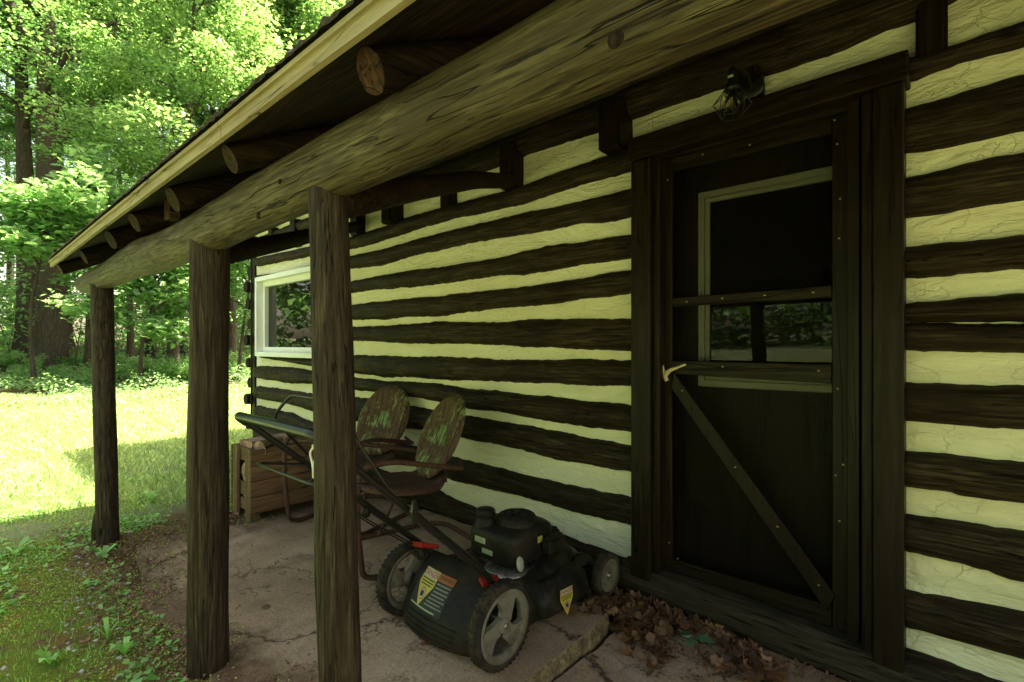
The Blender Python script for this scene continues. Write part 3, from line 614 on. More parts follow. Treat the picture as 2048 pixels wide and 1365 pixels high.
for i, (px, py) in enumerate([(1373,604),(1444,597),(1529,591),(1626,585),(1445,734),(1637,742),(1364,782),(1470,935),(1555,1054),(1637,1171),(1675,778),(1686,930),(1679,1043),(1671,951),(1405,309),(1499,290),(1669,240),(1680,398),(1678,477),(1355,1118),(1335,360),(1674,288),(1338,1086)]):
    X, z = onD(px, py, y0-.014 if 7 <= i <= 9 or i == 6 else y0-.002)
    yy = (y0-.0125) if (6 <= i <= 9) else y0-.0005
    MB().lathe([(0,-.002),(.0022,-.0028),(.0044,-.0012),(.005,.002)], Matrix.Translation((X,yy,z)) @ Matrix.Rotation(R(-90), 4, 'X'), 10).build('screw', M['screw'], sd)
# antler handle
def sk(P, r): return P, r
X0, Z0 = onD(1330,738); s_ = .00242*1.0
def hp(px, py, yo): X, z = onD(px, py); return (X, y0-yo, z)
mb = MB(); A = arc([hp(1336,762,.012), hp(1331,747,.016), hp(1328,732,.022), hp(1327,720,.03), hp(1330,708,.036)], .02, 4); mb.tube(A, [.0105-.008*max(0,(i/(len(A)-1)))**1.3 for i in range(len(A))], 12)
A = arc([hp(1333,751,.015), hp(1343,741,.024), hp(1358,736,.032), hp(1378,729,.04)], .02, 4); mb.tube(A, [.0115-.0065*(i/(len(A)-1)) for i in range(len(A))], 12)
mb.lathe([(0,-.012),(.009,-.008),(.0125,0),(.009,.008),(0,.012)], Matrix.Translation(hp(1333,748,.014)) @ Matrix.Scale(1.3, 4, (0,0,1)), 14)
hdl = mb.build('antler_handle', M['bone'], sd); hdl['label'] = 'forked pale antler used as the door handle'
mb = MB(); mb.lathe([(0,-.002),(.003,-.0025),(.0035,.003)], Matrix.Translation(hp(1329,747,.026)) @ Matrix.Rotation(R(-90), 4, 'X'), 10); mb.build('screw', M['ink'], sd)
idr = empty('inner_door'); part(idr, 'dark inner door with a grey trimmed glass light'); idr.location = (0,-2.28,0)
YI = 2.37
tx0, tz1 = atY(1396,387,YI-.012); _, tz0 = atY(1396,772,YI-.012); tx1 = tx0+.615
mb = MB(); ringbox(mb, -1.03, -.262, -.02, 2.04, .11, YI, YI+.04); mb.box((-.92,YI,.09),(-.372,YI+.04,tz0+.02)); mb.box((-.92,YI,tz1-.02),(-.372,YI+.04,1.93))
mb.box((-.921,YI,tz0),(tx0+.02,YI+.04,tz1)); mb.build('door_leaf', M['doorwood'], idr)
mb = MB(); ringbox(mb, tx0, tx1, tz0, tz1, .030, YI-.014, YI+.01); ringbox(mb, tx0+.030, tx1-.030, tz0+.030, tz1-.030, .020, YI-.006, YI+.012); mb.build('glass_trim', M['trim'], idr, bevel=.003)
MB().box((tx0+.04,YI+.008,tz0+.04),(tx1-.04,YI+.012,tz1-.04)).build('pane', M['glass'], idr)
MB().box((-1.05,YI+.45,-.1),(-.2,YI+.46,2.3)).build('room_shade_panel', M['ink'], idr)  # added black panel: darkness of the unlit room behind the door, as flat colour

# ------------------------------------------------------------------ leaves
def leaf_arrays(C, size, flat=.55, rngs=rng, wide=.34, pts=4, up=None):
    """small folded leaves at the points C; returns vertices and faces"""
    n_ = len(C); nrm = rngs.normal(size=(n_,3)); nrm[:,2] = np.abs(nrm[:,2]) + flat*2.2; nrm /= np.linalg.norm(nrm, axis=1)[:,None]
    d = rngs.normal(size=(n_,3)); d -= nrm*(d*nrm).sum(1)[:,None]; d /= np.linalg.norm(d, axis=1)[:,None]; e = np.cross(nrm, d)
    s = (size*rngs.uniform(.65,1.25,n_))[:,None] if np.isscalar(size) else size[:,None]
    if pts == 4:
        fold = rngs.uniform(.02,.16,n_)[:,None]*s
        V = np.stack([C-d*s*.5, C+e*s*wide+nrm*fold-d*s*.05, C+d*s*.5-nrm*fold, C-e*s*wide+nrm*fold-d*s*.05], 1).reshape(-1,3)
        return V, np.arange(n_*4).reshape(-1,4)
    prof = PROFILES[pts]; k = len(prof); V = np.zeros((n_, k, 3))
    cu_ = rngs.uniform(-.5, 1.3, n_)[:,None]*(1 if pts == 'oak' and flat < .5 else .15); tw = rngs.uniform(-.8,.8,n_)[:,None]*(1 if pts == 'oak' and flat < .5 else 0)
    for i, (a, b_, c_) in enumerate(prof): V[:,i,:] = C + d*s*a + e*s*b_ + nrm*s*(c_ + cu_*(a*a+b_*b_) + tw*a*b_)
    return V.reshape(-1,3), np.arange(n_*k).reshape(-1,k)
def sym(h): return [(a, b_, c_) for a, b_, c_ in h] + [(a, -b_, c_) for a, b_, c_ in h[::-1] if b_ > 0]
PROFILES = {'oak': sym([(-.5,0,0),(-.25,.10,.02),(-.12,.28,.05),(0,.12,.02),(.12,.34,.04),(.2,.14,.01),(.38,.22,-.02),(.55,0,-.06)]),
            'maple': sym([(-.4,0,0),(-.32,.32,.04),(-.05,.24,.03),(.12,.46,.02),(.16,.18,.01),(.55,0,-.06)]),
            'heart': sym([(-.35,0,0),(-.42,.18,.02),(-.22,.38,.05),(.12,.30,.03),(.5,0,-.05)])}
def cluster_pts(c, rad, th, k, rngs=rng):
    a = rngs.uniform(0, 2*np.pi, k); r = rad*np.sqrt(rngs.uniform(0,1,k)); z = rngs.normal(0, th, k) - .22*rad*(r/rad)**2
    return np.stack([c[0]+r*np.cos(a), c[1]+r*np.sin(a), c[2]+z], 1)
def limb(mb, p0, dirv, length, r0, segs=6, wob=.25, rr=random, n=6):
    P = [Vector(p0)]; d = Vector(dirv).normalized(); rs = [r0]
    for i in range(segs):
        d = (d + Vector((rr.uniform(-wob,wob), rr.uniform(-wob,wob), rr.uniform(-wob*.5,wob*.7)))).normalized()
        P.append(P[-1] + d*length/segs); rs.append(r0*(1-(i+1)/segs*.85))
    mb.tube(P, rs, n); return P
def make_tree(name, H, r0, crown0, Rc, seed, nleaf=26000, leaf=.17, mat='leafA', lean=(0,0), limbs=20, forks=0, pts=4, thick=.16, fw=None, keep=None):
    rr = random.Random(seed); rg = np.random.default_rng(seed)
    root = empty(name); mb = MB(); K = 14; P = []; rs = []
    for i in range(K+1):
        s = i/K; P.append(Vector((lean[0]*s*H + .25*math.sin(s*5+seed)*s, lean[1]*s*H + .25*math.cos(s*4+seed)*s, -.3 + s*H*.93)))
        rs.append(r0*(1.45 if i == 0 else (1.12 if i == 1 else 1))*(1-.86*s))
    # fluted trunk
    n_ = 16; V = []
    for i, p in enumerate(P):
        for k in range(n_):
            a = 2*math.pi*k/n_; q = rs[i]*(1+.12*noise.noise(Vector((math.cos(a)*2, math.sin(a)*2, i*.4+seed))) + (.22*max(0, math.sin(a*4+seed)) if i == 0 else 0))
            V.append(p + Vector((math.cos(a)*q, math.sin(a)*q, 0)))
    mb.add(V, [(i*n_+k, i*n_+(k+1) % n_, (i+1)*n_+(k+1) % n_, (i+1)*n_+k) for i in range(K) for k in range(n_)], 0, True)
    cl = []
    def at(z):
        s = min(.999, max(0, (z+.3)/(H*.93)))*K; i = int(s); return P[i].lerp(P[i+1], s-i), rs[i]*(1-(s-i)) + rs[i+1]*(s-i)
    for f in range(forks):
        z = H*(.36+.06*f); p, r = at(z); a = rr.uniform(0, 6.28) if fw is None else fw[f]
        L = limb(mb, p, (math.cos(a)*.5, math.sin(a)*.5, 1), H*.55, r*.75, 8, .12, rr, 10); cl += [(L[j], .9*Rc*.3) for j in range(3, 9)]
    for i in range(limbs):
        u = (i+.5)/limbs; z = crown0 + (H*.95-crown0)*u; p, r = at(z); a = i*2.4 + rr.uniform(-.4,.4)
        ln = Rc*(math.sin(math.pi*min(1,(u*.8+.22)))**.6)*rr.uniform(.7,1.1)
        L = limb(mb, p, (math.cos(a), math.sin(a), rr.uniform(.05,.5)+u*.6), ln, max(.03, r*.42), 6, .22, rr)
        for j in (3, 4, 5, 6):
            for q in range(2):
                o_ = Vector((rr.gauss(0,.5), rr.gauss(0,.5), rr.gauss(0,.3)))*Rc*.2; c = L[j]+o_
                if q: mb.tube([L[j], (L[j]+c)/2+Vector((0,0,.05)), c], [.02,.014,.006], 4)
                cl.append((c, rr.uniform(.10,.2)*Rc + .2))
    per = max(20, nleaf//len(cl)); C = np.concatenate([cluster_pts(c, r, thick*r+.05, int(per*(.5+rr.random())), rg) for c, r in cl])
    if keep is not None: C = C[keep(C)]
    V, F = leaf_arrays(C, leaf, .6, rg, pts=pts)
    mb.build('trunk', M['bark'], root); from_arrays('crown', V, F, M[mat], root, smooth=False)
    return root
def dup(root, loc, rz, sc=1.0, label=None):
    r = root.copy(); COL.objects.link(r); r.location = loc; r.rotation_euler = (0,0,rz); r.scale = (sc,)*3
    for ch in root.children:
        c = ch.copy(); COL.objects.link(c); c.parent = r
    if label: r['label'] = label
    return r
def put(root, px, depth, rz=0, sc=1.0, label=None, cat='tree', group='woodland trees beyond the lawn', z=None):
    x, y = XY(px, depth); root.location = (x, y, gz(x, y) if z is None else z); root.rotation_euler = (0,0,rz); root.scale = (sc,)*3
    tag(root, label, cat, group); return root
G = 'woodland trees beyond the lawn'
# two big trees with visible trunks
T1 = put(make_tree('oak_tree', 21, .40, 9.0, 6.0, 1, 32000, .155, 'leafA', limbs=24), 55, 20, .4, 1, 'thick straight oak trunk at the far left edge of the woods')
T2 = put(make_tree('oak_tree', 22, .50, 9.5, 6.0, 2, 32000, .155, 'leafB', lean=(.004,-.012), limbs=22, forks=3, fw=[1.4,2.6,4.9], keep=lambda C: ~((np.abs(C[:,1]) < 1.3+.04*C[:,2]) & (C[:,0] > -.5) & (np.random.default_rng(3).random(len(C)) < .93))), 110, 18.5, 0, 1, 'broadest oak with a flared foot, its trunk forking high up')
T3 = put(make_tree('maple_tree', 14, .15, 6.2, 1.7, 3, 5200, .15, 'leafB', lean=(.03,.02), limbs=14), 178, 16, 1.2, 1, 'slender leaning maple just left of the farthest porch post')
T4 = put(make_tree('maple_tree', 15, .16, 3.6, 3.3, 4, 32000, .135, 'leafB', lean=(.02,.02), limbs=26), 345, 15.5, .5, 1, 'sunlit maple whose crown fills the view above the eave')
T5 = put(make_tree('oak_tree', 19, .22, 7.5, 4.5, 6, 27000, .155, 'leafA', limbs=22), 300, 25, 0, 1, 'tall tree behind the sunlit maple')
TT = {'T1': T1, 'T2': T2, 'T3': T3, 'T4': T4, 'T5': T5}
spots = [(-30, 23, 'T5', 1.0, 'tall tree cropped by the left edge of the picture'), (262, 17.5, 'T3', .8, 'thin dark trunk seen just right of the farthest post'),
  (452, 27, 'T5', 1.1, 'tall bare-stemmed tree above the eave near the top'), (463, 19, 'T3', 1.0, 'brown trunk seen between the middle post and the cabin corner'), (360, 24, 'T3', 1.3, 'leafy tree between the two farther posts'), (215, 30, 'T5', 1.15, 'pale green tree far behind the leaning maple'),
  (560, 26, 'T4', 1.3, 'tree crown showing above the upper part of the eave'), (660, 33, 'T5', 1.2, 'far tree crown at the top of the eave line'), (135, 22, 'T3', 1.5, 'second slimmer trunk standing just right of the broadest oak'), (20, 33, 'T5', 1.1, 'pale tree far behind the straight oak'),
  (405, 21, 'T3', 1.2, 'tree behind the middle post'), (640, 23, 'T4', 1.6, 'broad maple crown above the steep end of the eave'), (730, 27, 'T5', 1.15, 'tree crown at the very top edge behind the eave'), (520, 22, 'T4', 1.25, 'sunlit maple crown right of the tall bare stem')]
for i, (px, d, k, sc, lb) in enumerate(spots):
    x, y = XY(px, d); dup(TT[k], (x, y, gz(x, y)), 1.3+i*1.9, sc, lb)
# nearer branches: low hanging foliage of an understory tree on the wood's edge
def bough(name, px, depth, z, seed, H, Rc, nleaf, leaf, lb, cat, grp, crown0=.8, mat='leafC', r0=.06, limbs=14, pts='oak', rz=0):
    t = make_tree(name, H, r0, crown0, Rc, seed, nleaf, leaf, mat, lean=(.05,.0), limbs=limbs, pts=pts, thick=.10)
    return put(t, px, depth, rz, 1, lb, cat, grp)
U = 'young trees along the edge of the woods'
u1 = bough('sapling', 70, 12.5, 0, 21, 4.7, 2.0, 6500, .20, 'bright leafy young oak left of the farthest post', 'sapling', U, 2.9)
u2 = bough('sapling', 285, 12.8, 0, 22, 3.5, 1.9, 7500, .19, 'sunlit young tree between the farthest and middle posts', 'sapling', U, 1.3)
u3 = bough('sapling', 480, 15.0, 0, 23, 5.0, 1.7, 5000, .17, 'bright young tree beside the cabin corner', 'sapling', U, 1.4)
for px, d, k, sc, lb in [(190, 14.5, u1, 1.15, 'young tree crowding behind the farthest post'), (390, 14.5, u1, 1.0, 'young tree partly behind the middle post')]:
    x, y = XY(px, d); dup(k, (x, y, gz(x, y)), px*.37, sc, lb)
# low shrubs in the shade of the wood's edge
sh = []
for s_ in (31, 32, 33):
    rg = np.random.default_rng(s_); root = empty('shrub'); mb = MB(); C = []
    for i in range(11):
        a = rg.uniform(0, 6.28); ln = rg.uniform(.5, 1.3); tip = Vector((math.cos(a)*ln*.6, math.sin(a)*ln*.6, ln)); mb.tube([(0,0,-.05), tip*.5+Vector((.05,0,.08)), tip], [.012,.009,.004], 5)
        C.append(cluster_pts(tip, .40, .14, 130, rg)); C.append(cluster_pts(tip*.6, .32, .12, 80, rg))
    mb.build('stem', M['bark'], root); V, F = leaf_arrays(np.concatenate(C), .10, .5, rg); from_arrays('foliage', V, F, M['leafC'], root, smooth=False); sh.append(root)
rs_ = random.Random(5)
ORD = 'first second third fourth fifth sixth seventh eighth ninth tenth eleventh twelfth thirteenth fourteenth fifteenth sixteenth seventeenth eighteenth nineteenth twentieth twenty-first twenty-second twenty-third twenty-fourth'.split()
cnt = 0
for i in range(24):
    slb = ORD[i]+' low leafy shrub from the left along the shaded foot of the woods'
    px = -60 + i*25 + rs_.uniform(-8, 8); d = rs_.uniform(12.8, 19); x, y = XY(px, d); k = sh[i % 3]
    if i < 3: k.location = (x, y, gz(x, y)); tag(k, slb, 'shrub', 'shrubs at the foot of the woods'); k.rotation_euler = (0,0,i); k.scale = (.5,.5,.5)
    else: dup(k, (x, y, gz(x, y)), rs_.uniform(0, 6.28), rs_.uniform(.3, .55), slb)['group'] = 'shrubs at the foot of the woods'
# thin bare stems
root0 = None
for i in range(18):
    px = 5 + i*27 + rs_.uniform(-7,7); d = rs_.uniform(13, 22); x, y = XY(px, d)
    mb = MB(); a = rs_.uniform(0, 6.28); h = rs_.uniform(2, 5); L = limb(mb, (0,0,-.1), (math.cos(a)*.25, math.sin(a)*.25, 1), h, rs_.uniform(.015,.035), 7, .12, rs_, 6)
    for j in (3, 5): limb(mb, L[j], (rs_.uniform(-1,1), rs_.uniform(-1,1), .6), h*.3, .01, 4, .2, rs_, 4)
    o = mb.build('bare_stem', M['bark']); o.location = (x, y, gz(x, y)); tag(o, ORD[i]+' thin bare stem from the left in the shaded woods', 'stem', 'thin stems in the woods')
# far wood closing the view, also round the yard behind the camera
def belt(name, rad0, rad1, a0, a1, k, leaf, ztop, seed, cx=0, cy=0, mat='leafA'):
    rg = np.random.default_rng(seed); C = []
    for i in range(k):
        a = rg.uniform(a0, a1); r = rg.uniform(rad0, rad1); z = ztop*rg.uniform(.02,1)**1.1; c = (cx+r*math.cos(a), cy+r*math.sin(a), z+.5+(.5 if name == 'yard_wood' else 0))
        C.append(cluster_pts(c, rg.uniform(.9,2.0), .3, 70, rg))
    V, F = leaf_arrays(np.concatenate(C), leaf, .4, rg); return tag(from_arrays(name, V, F, M[mat], smooth=False), kind='stuff')
tag(belt('distant_wood', 33, 46, R(135), R(200), 460, .36, 9, 41), 'mass of far green foliage closing the view behind the nearer trees', 'distant woods')
tag(belt('yard_wood', 20, 29, R(190), R(330), 640, .42, 10, 42), 'wall of woodland foliage round the yard beyond the frame, mirrored in the panes', 'distant woods')
tag(belt('understory', 24, 34, R(140), R(186), 300, .18, 3.6, 43, mat='leafC'), 'dense low green understory between the trunks', 'understory')
for px, d, rz, lb in [(-420, 14, 1, 'oak standing off to the left of the yard'), (-900, 15, 2, 'oak standing behind the yard')]:
    x, y = XY(px, d); dup(T1, (x, y, 0), rz, .9, lb)

# ------------------------------------------------------------------ lawn and ground plants
def scatter(name, n_, xr, yr, test, make, mat, label, cat, seed):
    rg = np.random.default_rng(seed); X = rg.uniform(*xr, n_); Y = rg.uniform(*yr, n_); k = test(X, Y, rg); X = X[k]; Y = Y[k]
    Z = np.array([gz(x, y) for x, y in zip(X, Y)]); V, F = make(np.stack([X, Y, Z], 1), rg)
    return tag(from_arrays(name, V, F, mat, smooth=False), label, cat, kind='stuff')
def blades(C, rg, h0=.03, h1=.07, w_=.0035):
    n_ = len(C); a = rg.uniform(0, 6.28, n_); h = rg.uniform(h0, h1, n_); d = np.linalg.norm(C[:,:2], axis=1); ww = w_*np.clip(d/2.5, 1, 4)
    e = np.stack([np.cos(a), np.sin(a), np.zeros(n_)], 1); b_ = rg.normal(0, .45, (n_,2)); tip = C + np.stack([b_[:,0]*h, b_[:,1]*h, h], 1)
    mid = C + np.stack([b_[:,0]*h*.35, b_[:,1]*h*.35, h*.6], 1)
    V = np.stack([C-e*ww[:,None], C+e*ww[:,None], mid+e*ww[:,None]*.7, tip, mid-e*ww[:,None]*.7], 1).reshape(-1,3)
    return V, np.arange(n_*5).reshape(-1,5)
def lawn_test(X, Y, rg):
    d = np.hypot(X, Y); keep = (X < -4.5-.35*rg.random(len(X))+.8*(Y > .9)*(Y < 2.2)) & (d < 14.5) & ~((X > -6.1) & (Y > 2.2)) & ~((Y > .3) & (X > -4.3))
    return keep & (rg.random(len(X)) < np.clip(7.5/d, .3, 1)*(.45+.55*(np.sin(X*2.1)*np.cos(Y*1.7) > -.4)))
scatter('lawn_grass', 150000, (-15,-3.6), (-1.5,7.5), lawn_test, lambda C, rg: blades(C, rg), M['blade'], 'sunlit short grass of the lawn', 'grass', 51)
def near_test(X, Y, rg):
    t = np.array([noise.noise(Vector((x*1.6, y*1.6, 2))) for x, y in zip(X, Y)]); return ((Y < .58 - .25*rg.random(len(X))) | (X < -3.72-.2*rg.random(len(X)))) & (t + .5*rg.random(len(X)) + np.where(X < -3.7, .15, 0) > .34)
scatter('weed_grass', 34000, (-5.6,-1.3), (-.8,2.3), near_test, lambda C, rg: blades(C, rg, .008, .032, .0014), M['weedblade'], 'sparse short grass and moss beside the porch slab', 'grass', 52)
def moss_make(C, rg): return leaf_arrays(C + np.array([0,0,.004]), .009, .3, rg)
M['mossleaf'] = leafmat('moss_fronds', (.13,.20,.025), (.27,.35,.06), .3, .8)
scatter('moss', 120000, (-5.6,-1.3), (-.8,2.2), lambda X, Y, rg: ((Y < .66) | (X < -3.7)) & (np.array([noise.noise(Vector((x*2.3+5, y*2.3, 1))) for x, y in zip(X, Y)]) + .25*rg.random(len(X)) > .10), moss_make, M['mossleaf'], 'yellow green moss cushions on the soil beside the slab', 'moss', 53)
def clover_test(X, Y, rg):
    t = np.array([noise.noise(Vector((x*2.2, y*2.2, 7))) for x, y in zip(X, Y)])
    w_ = np.clip((.75-Y)*.9, 0, 1)*np.clip((-1.5-X)/1.0+.5, .0, 1); return (t*.9 + .42*w_ + .35*rg.random(len(X)) > .40) & ((Y < .42+.2*rg.random(len(X))) | (X < -3.8))
def clover(C, rg, s0=.012, s1=.034, pts='heart', h=.035):
    s = rg.uniform(s0, s1, len(C)); Cc = C + np.stack([0*s, 0*s, rg.uniform(.004, h, len(C))], 1); return leaf_arrays(Cc, s, .9, rg, pts=pts)
scatter('ground_ivy', 36000, (-5.4,-1.35), (-.8,2.0), clover_test, clover, M['leafD'], 'small round leaved weeds covering the ground by the middle post', 'weeds', 54)
def stones(C, rg, s0=.005, s1=.016, sq=.5):
    base = np.array([(1,0,0),(-.9,.1,0),(0,1,.1),(.1,-1,0),(0,.1,.8),(0,0,-.6)]); tri = np.array([(0,2,4),(2,1,4),(1,3,4),(3,0,4),(2,0,5),(1,2,5),(3,1,5),(0,3,5)])
    n_ = len(C); s = rg.uniform(s0, s1, n_)*(.6+rg.random(n_)); a = rg.uniform(0, 6.28, n_); V = base[None]*rg.uniform(.6,1.2,(n_,6,3)); V = V*np.array([1,.7,sq]); ca, sa = np.cos(a)[:,None], np.sin(a)[:,None]
    x = V[:,:,0]*ca - V[:,:,1]*sa; y = V[:,:,0]*sa + V[:,:,1]*ca; V = np.stack([x, y, V[:,:,2]], 2)*s[:,None,None] + C[:,None,:]
    return V.reshape(-1,3), (tri[None] + 6*np.arange(n_)[:,None,None]).reshape(-1,3)
def band(c0, sd): return lambda X, Y, rg: (np.abs(Y - c0(X)) < sd*rg.normal(0,1,len(X))) | ((rg.random(len(X)) < .035) & (Y < .6))
edge_c = lambda X: .42 + .08*np.sin(X*3.1)
scatter('gravel', 2800, (-3.9,-1.25), (-.4,.68), band(edge_c, .11), stones, M['stone'], 'pale grey gravel stones along the edge of the slab', 'gravel', 55)
scatter('bark_chips', 6500, (-4.2,-1.25), (-.5,.95), lambda X, Y, rg: (np.abs(Y-.50) < .17*rg.normal(0,1,len(X))) | (rg.random(len(X)) < .05), lambda C, rg: leaf_arrays(C+np.array([0,0,.006]), rg.uniform(.01,.035,len(C)), 1.2, rg, wide=.22), M['rubble'], 'red brown bark chips and leaf crumbs along the slab edge', 'leaf litter', 56)
def on_slab(C, rg): C = C.copy(); C[:,2] = .004; return leaf_arrays(C, rg.uniform(.006,.022,len(C)), 1.6, rg, wide=.26)
def wood_test(X, Y, rg):
    d = np.hypot(X, Y); t = np.array([noise.noise(Vector((x*.7, y*.7, 4))) for x, y in zip(X, Y)]); return (d > 11.6) & (d < 20) & (Y > -4-.1*X*0) & (t + .5*rg.random(len(X)) > .05)
def under(C, rg):
    t = np.array([noise.noise(Vector((x*1.1, y*1.1, 9))) for x, y in zip(C[:,0], C[:,1])]); d = np.hypot(C[:,0], C[:,1]); h = (.06 + .5*np.clip(t+.15, 0, 1))*np.clip((d-11.3)/2, .15, 1.3)
    C = C.copy(); C[:,2] += h*rg.random(len(C)); return leaf_arrays(C, rg.uniform(.04,.10,len(C)), .6, rg)
scatter('woodland_undergrowth', 70000, (-20,-9), (-4,9), wood_test, under, M['leafC'], 'low leafy undergrowth spreading over the shaded floor of the woods', 'undergrowth', 61)
scatter('slab_crumbs', 1500, (-3.6,-1.2), (.62,2.1), lambda X, Y, rg: rg.random(len(X)) < .15+.5*(np.abs(np.sin(X*2.7+Y*1.9)) < .22), on_slab, M['rubble'], 'tiny brown leaf crumbs scattered on the porch slab', 'leaf litter', 57)
def edge_test(X, Y, rg):
    t = np.array([noise.noise(Vector((x*3, y*3, 12))) for x, y in zip(X, Y)]); a = np.clip((.80+.3*t-Y)/.22, 0, 1); b_ = np.clip((-3.28+.3*t-X)/.25, 0, 1)*(Y > .6)*(Y < 1.5); return rg.random(len(X)) < np.maximum(a, b_)
scatter('slab_edge_litter', 9000, (-3.8,-1.25), (.50,1.6), edge_test, lambda C, rg: (lambda D: leaf_arrays(D, rg.uniform(.006,.024,len(D)), 1.5, rg, wide=.24))(np.stack([C[:,0], C[:,1], 0*C[:,0]+.005+.006*rg.random(len(C))], 1)), M['rubble'], 'brown crumbs of bark and soil washed over the outer edge of the slab', 'leaf litter', 62)
scatter('slab_edge_moss', 9000, (-3.8,-1.25), (.50,1.6), edge_test, lambda C, rg: (lambda D: leaf_arrays(D, .009, .3, rg))(np.stack([C[:,0], C[:,1], 0*C[:,0]+.005+.004*rg.random(len(C))], 1)), M['mossleaf'], 'thin moss creeping over the outer edge of the slab', 'moss', 63)
# heap of dead leaves by the step and along the sill
rg = np.random.default_rng(58); n_ = 620; x = rg.normal(-.93,.18,n_); y = rg.normal(2.03,.11,n_); k = (x > -1.25) & (y < 2.16) & (x < -.45) ; x, y = x[k], y[k]; k = (np.hypot(x-XY(1390, 2.003)[0], y-XY(1390, 2.003)[1]) > .11) & ~((x > -.80) & (y < 1.85)); x, y = x[k], y[k]
hh = .05*np.exp(-((x+.98)/.22)**2 - ((y-2.05)/.16)**2)
z = -.058 + hh*rg.random(len(x)) + .004 + np.where((x < -1.10) & (y < 1.95), .06, 0)
V1, F1 = leaf_arrays(np.stack([x, y, z], 1), rg.uniform(.035,.105,len(x)), .25, rg, pts='oak')
tag(from_arrays('dead_leaf_heap', V1, F1, M['dead'], smooth=False), 'heap of crisp brown oak leaves between the mower and the door sill', 'leaf litter', kind='stuff')
x = np.concatenate([rg.uniform(-.8,.9,420), rg.normal(-.85,.25,700)]); y = np.concatenate([2.13 - np.abs(rg.normal(0,.035,420)), 2.12-np.abs(rg.normal(0,.17,700))]); x, y = x[x > -1.04], y[x > -1.04]; V1, F1 = leaf_arrays(np.stack([x, y, -.056+.02*rg.random(len(x))], 1), rg.uniform(.006,.03,len(x)), .8, rg, wide=.2)
tag(from_arrays('sill_litter', V1, F1, M['dead'], smooth=False), 'brown leaf crumbs along the foot of the sill log', 'leaf litter', kind='stuff')
x = rg.uniform(-3.75,-3.45,160); y = rg.normal(1.15,.09,160); V1, F1 = leaf_arrays(np.stack([x, y, .006+.012*rg.random(160)], 1), rg.uniform(.015,.05,160), .9, rg, wide=.25)
tag(from_arrays('crate_litter', V1, F1, M['dead'], smooth=False), 'red brown leaf fragments at the foot of the wooden crate', 'leaf litter', kind='stuff')
# single leaves one can point at
def single(name, px, py, z, s, pts, mat, rz, lb, cat, tilt=(0,0), grp=None):
    d = (CH-z)*1000/(py-690); x, y = XY(px, d); pr = PROFILES[pts]; V = [(a*s, b_*s, abs(b_)*s*.25 + c_*s) for a, b_, c_ in pr]
    o = MB().add(V, [tuple(range(len(V)))]).build(name, M[mat]); o.location = (x, y, z+.006); o.rotation_euler = (tilt[0], tilt[1], rz); return tag(o, lb, cat, grp)
single('oak_leaf', 1548, 1352, -.062, .17, 'oak', 'dead', 2.4, 'large brown lobed oak leaf flat on the paving by the door sill', 'leaf')
single('oak_leaf', 1255, 1310, -.062, .10, 'oak', 'dead', .9, 'curled brown oak leaf on the paving right of the step', 'leaf', (.3,.3))
single('oak_leaf', 530, 1217, 0, .05, 'oak', 'dead', 2, 'small red brown leaf scrap on the slab between the posts', 'leaf')
single('oak_leaf', 848, 1292, 0, .05, 'oak', 'dead', 1, 'small brown leaf scrap on the slab left of the big mower wheel', 'leaf')
single('oak_leaf', 890, 1290, 0, .04, 'oak', 'dead', 3, 'tiny curled leaf right under the mower flap', 'leaf')
single('oak_leaf', 498, 1058, 0, .05, 'oak', 'dead', .3, 'dark leaf scrap on the slab before the crate', 'leaf')
iv = empty('ivy_sprig'); d = (CH+.062)*1000/(1295-690); ix, iy = XY(1390, d); iv.location = (ix, iy, -.05); tag(iv, 'sprig of three green ivy leaves lying on the paving by the dead leaves', 'sprig')
for a, bx, by, s in ((.6,.03,.035,.085),(2.6,-.055,.015,.085),(4.6,-.005,-.02,.055)):
    V = [(p*s, q*s, abs(q)*s*.2+r_*s) for p, q, r_ in PROFILES['maple']]; o = MB().add(V, [tuple(range(len(V)))]).build('leaf', M['ivy'], iv); o.location = (bx, by, .012); o.rotation_euler = (.1,.1,a)
MB().tube([(0,0,.01),(.04,-.05,.004),(.09,-.12,.0),(.15,-.19,-.006)], .0016, 5).build('stem', M['dead'], iv)
# pale stone by the far post, weed rosettes
px, py = 250, 1068; d = (CH+.03)*1000/(py-690); x, y = XY(px, d); st_ = rough_log('pale_stone', [(0,0,0),(.03,.02,.006),(.08,.03,0)], lambda s: .022*math.sin(math.pi*(s*.8+.1)), M['stone'], m=12, step=.008, amp=.2, par=False); st_.location = (x, y, -.03); st_.data.materials[0] = M['labelwhite']
tag(st_, 'pale chalky stone lying beside the foot of the farthest post', 'stone')
def rosette(px, py, s, k, lb, seed, hgt=.04, wide=.34):
    rg = np.random.default_rng(seed); d = (CH+.04)*1000/(py-690); x, y = XY(px, d); V = []; F = []
    for i in range(k):
        a = 6.283*i/k + rg.uniform(-.3,.3); l = s*rg.uniform(.7,1.1); h = hgt*rg.uniform(.5,1.2); ca, sa = math.cos(a), math.sin(a); b_ = len(V)
        for (u, wd, zz) in ((0,.04,0),(.35,wide*.8,.7),(.7,wide,1.0),(1,0,.75)):
            for sg in ((1,-1) if wd else (1,)): V.append((ca*u*l - sa*wd*l*.5*sg, sa*u*l + ca*wd*l*.5*sg, zz*h - (abs(wd)*.0)))
        F += [(b_,b_+1,b_+3,b_+2),(b_+2,b_+3,b_+5,b_+4),(b_+4,b_+5,b_+6)]
    o = MB().add(V, F).build('weed_plant', M['leafD']); o.location = (x, y, gz(x, y)); return tag(o, lb, 'weed')
rosette(205, 1125, .09, 9, 'broad leaved weed rosette below the foot of the farthest post', 1, .07)
rosette(300, 1010, .10, 10, 'pointed leaved weed between the farthest and middle posts', 2, .08, .22)
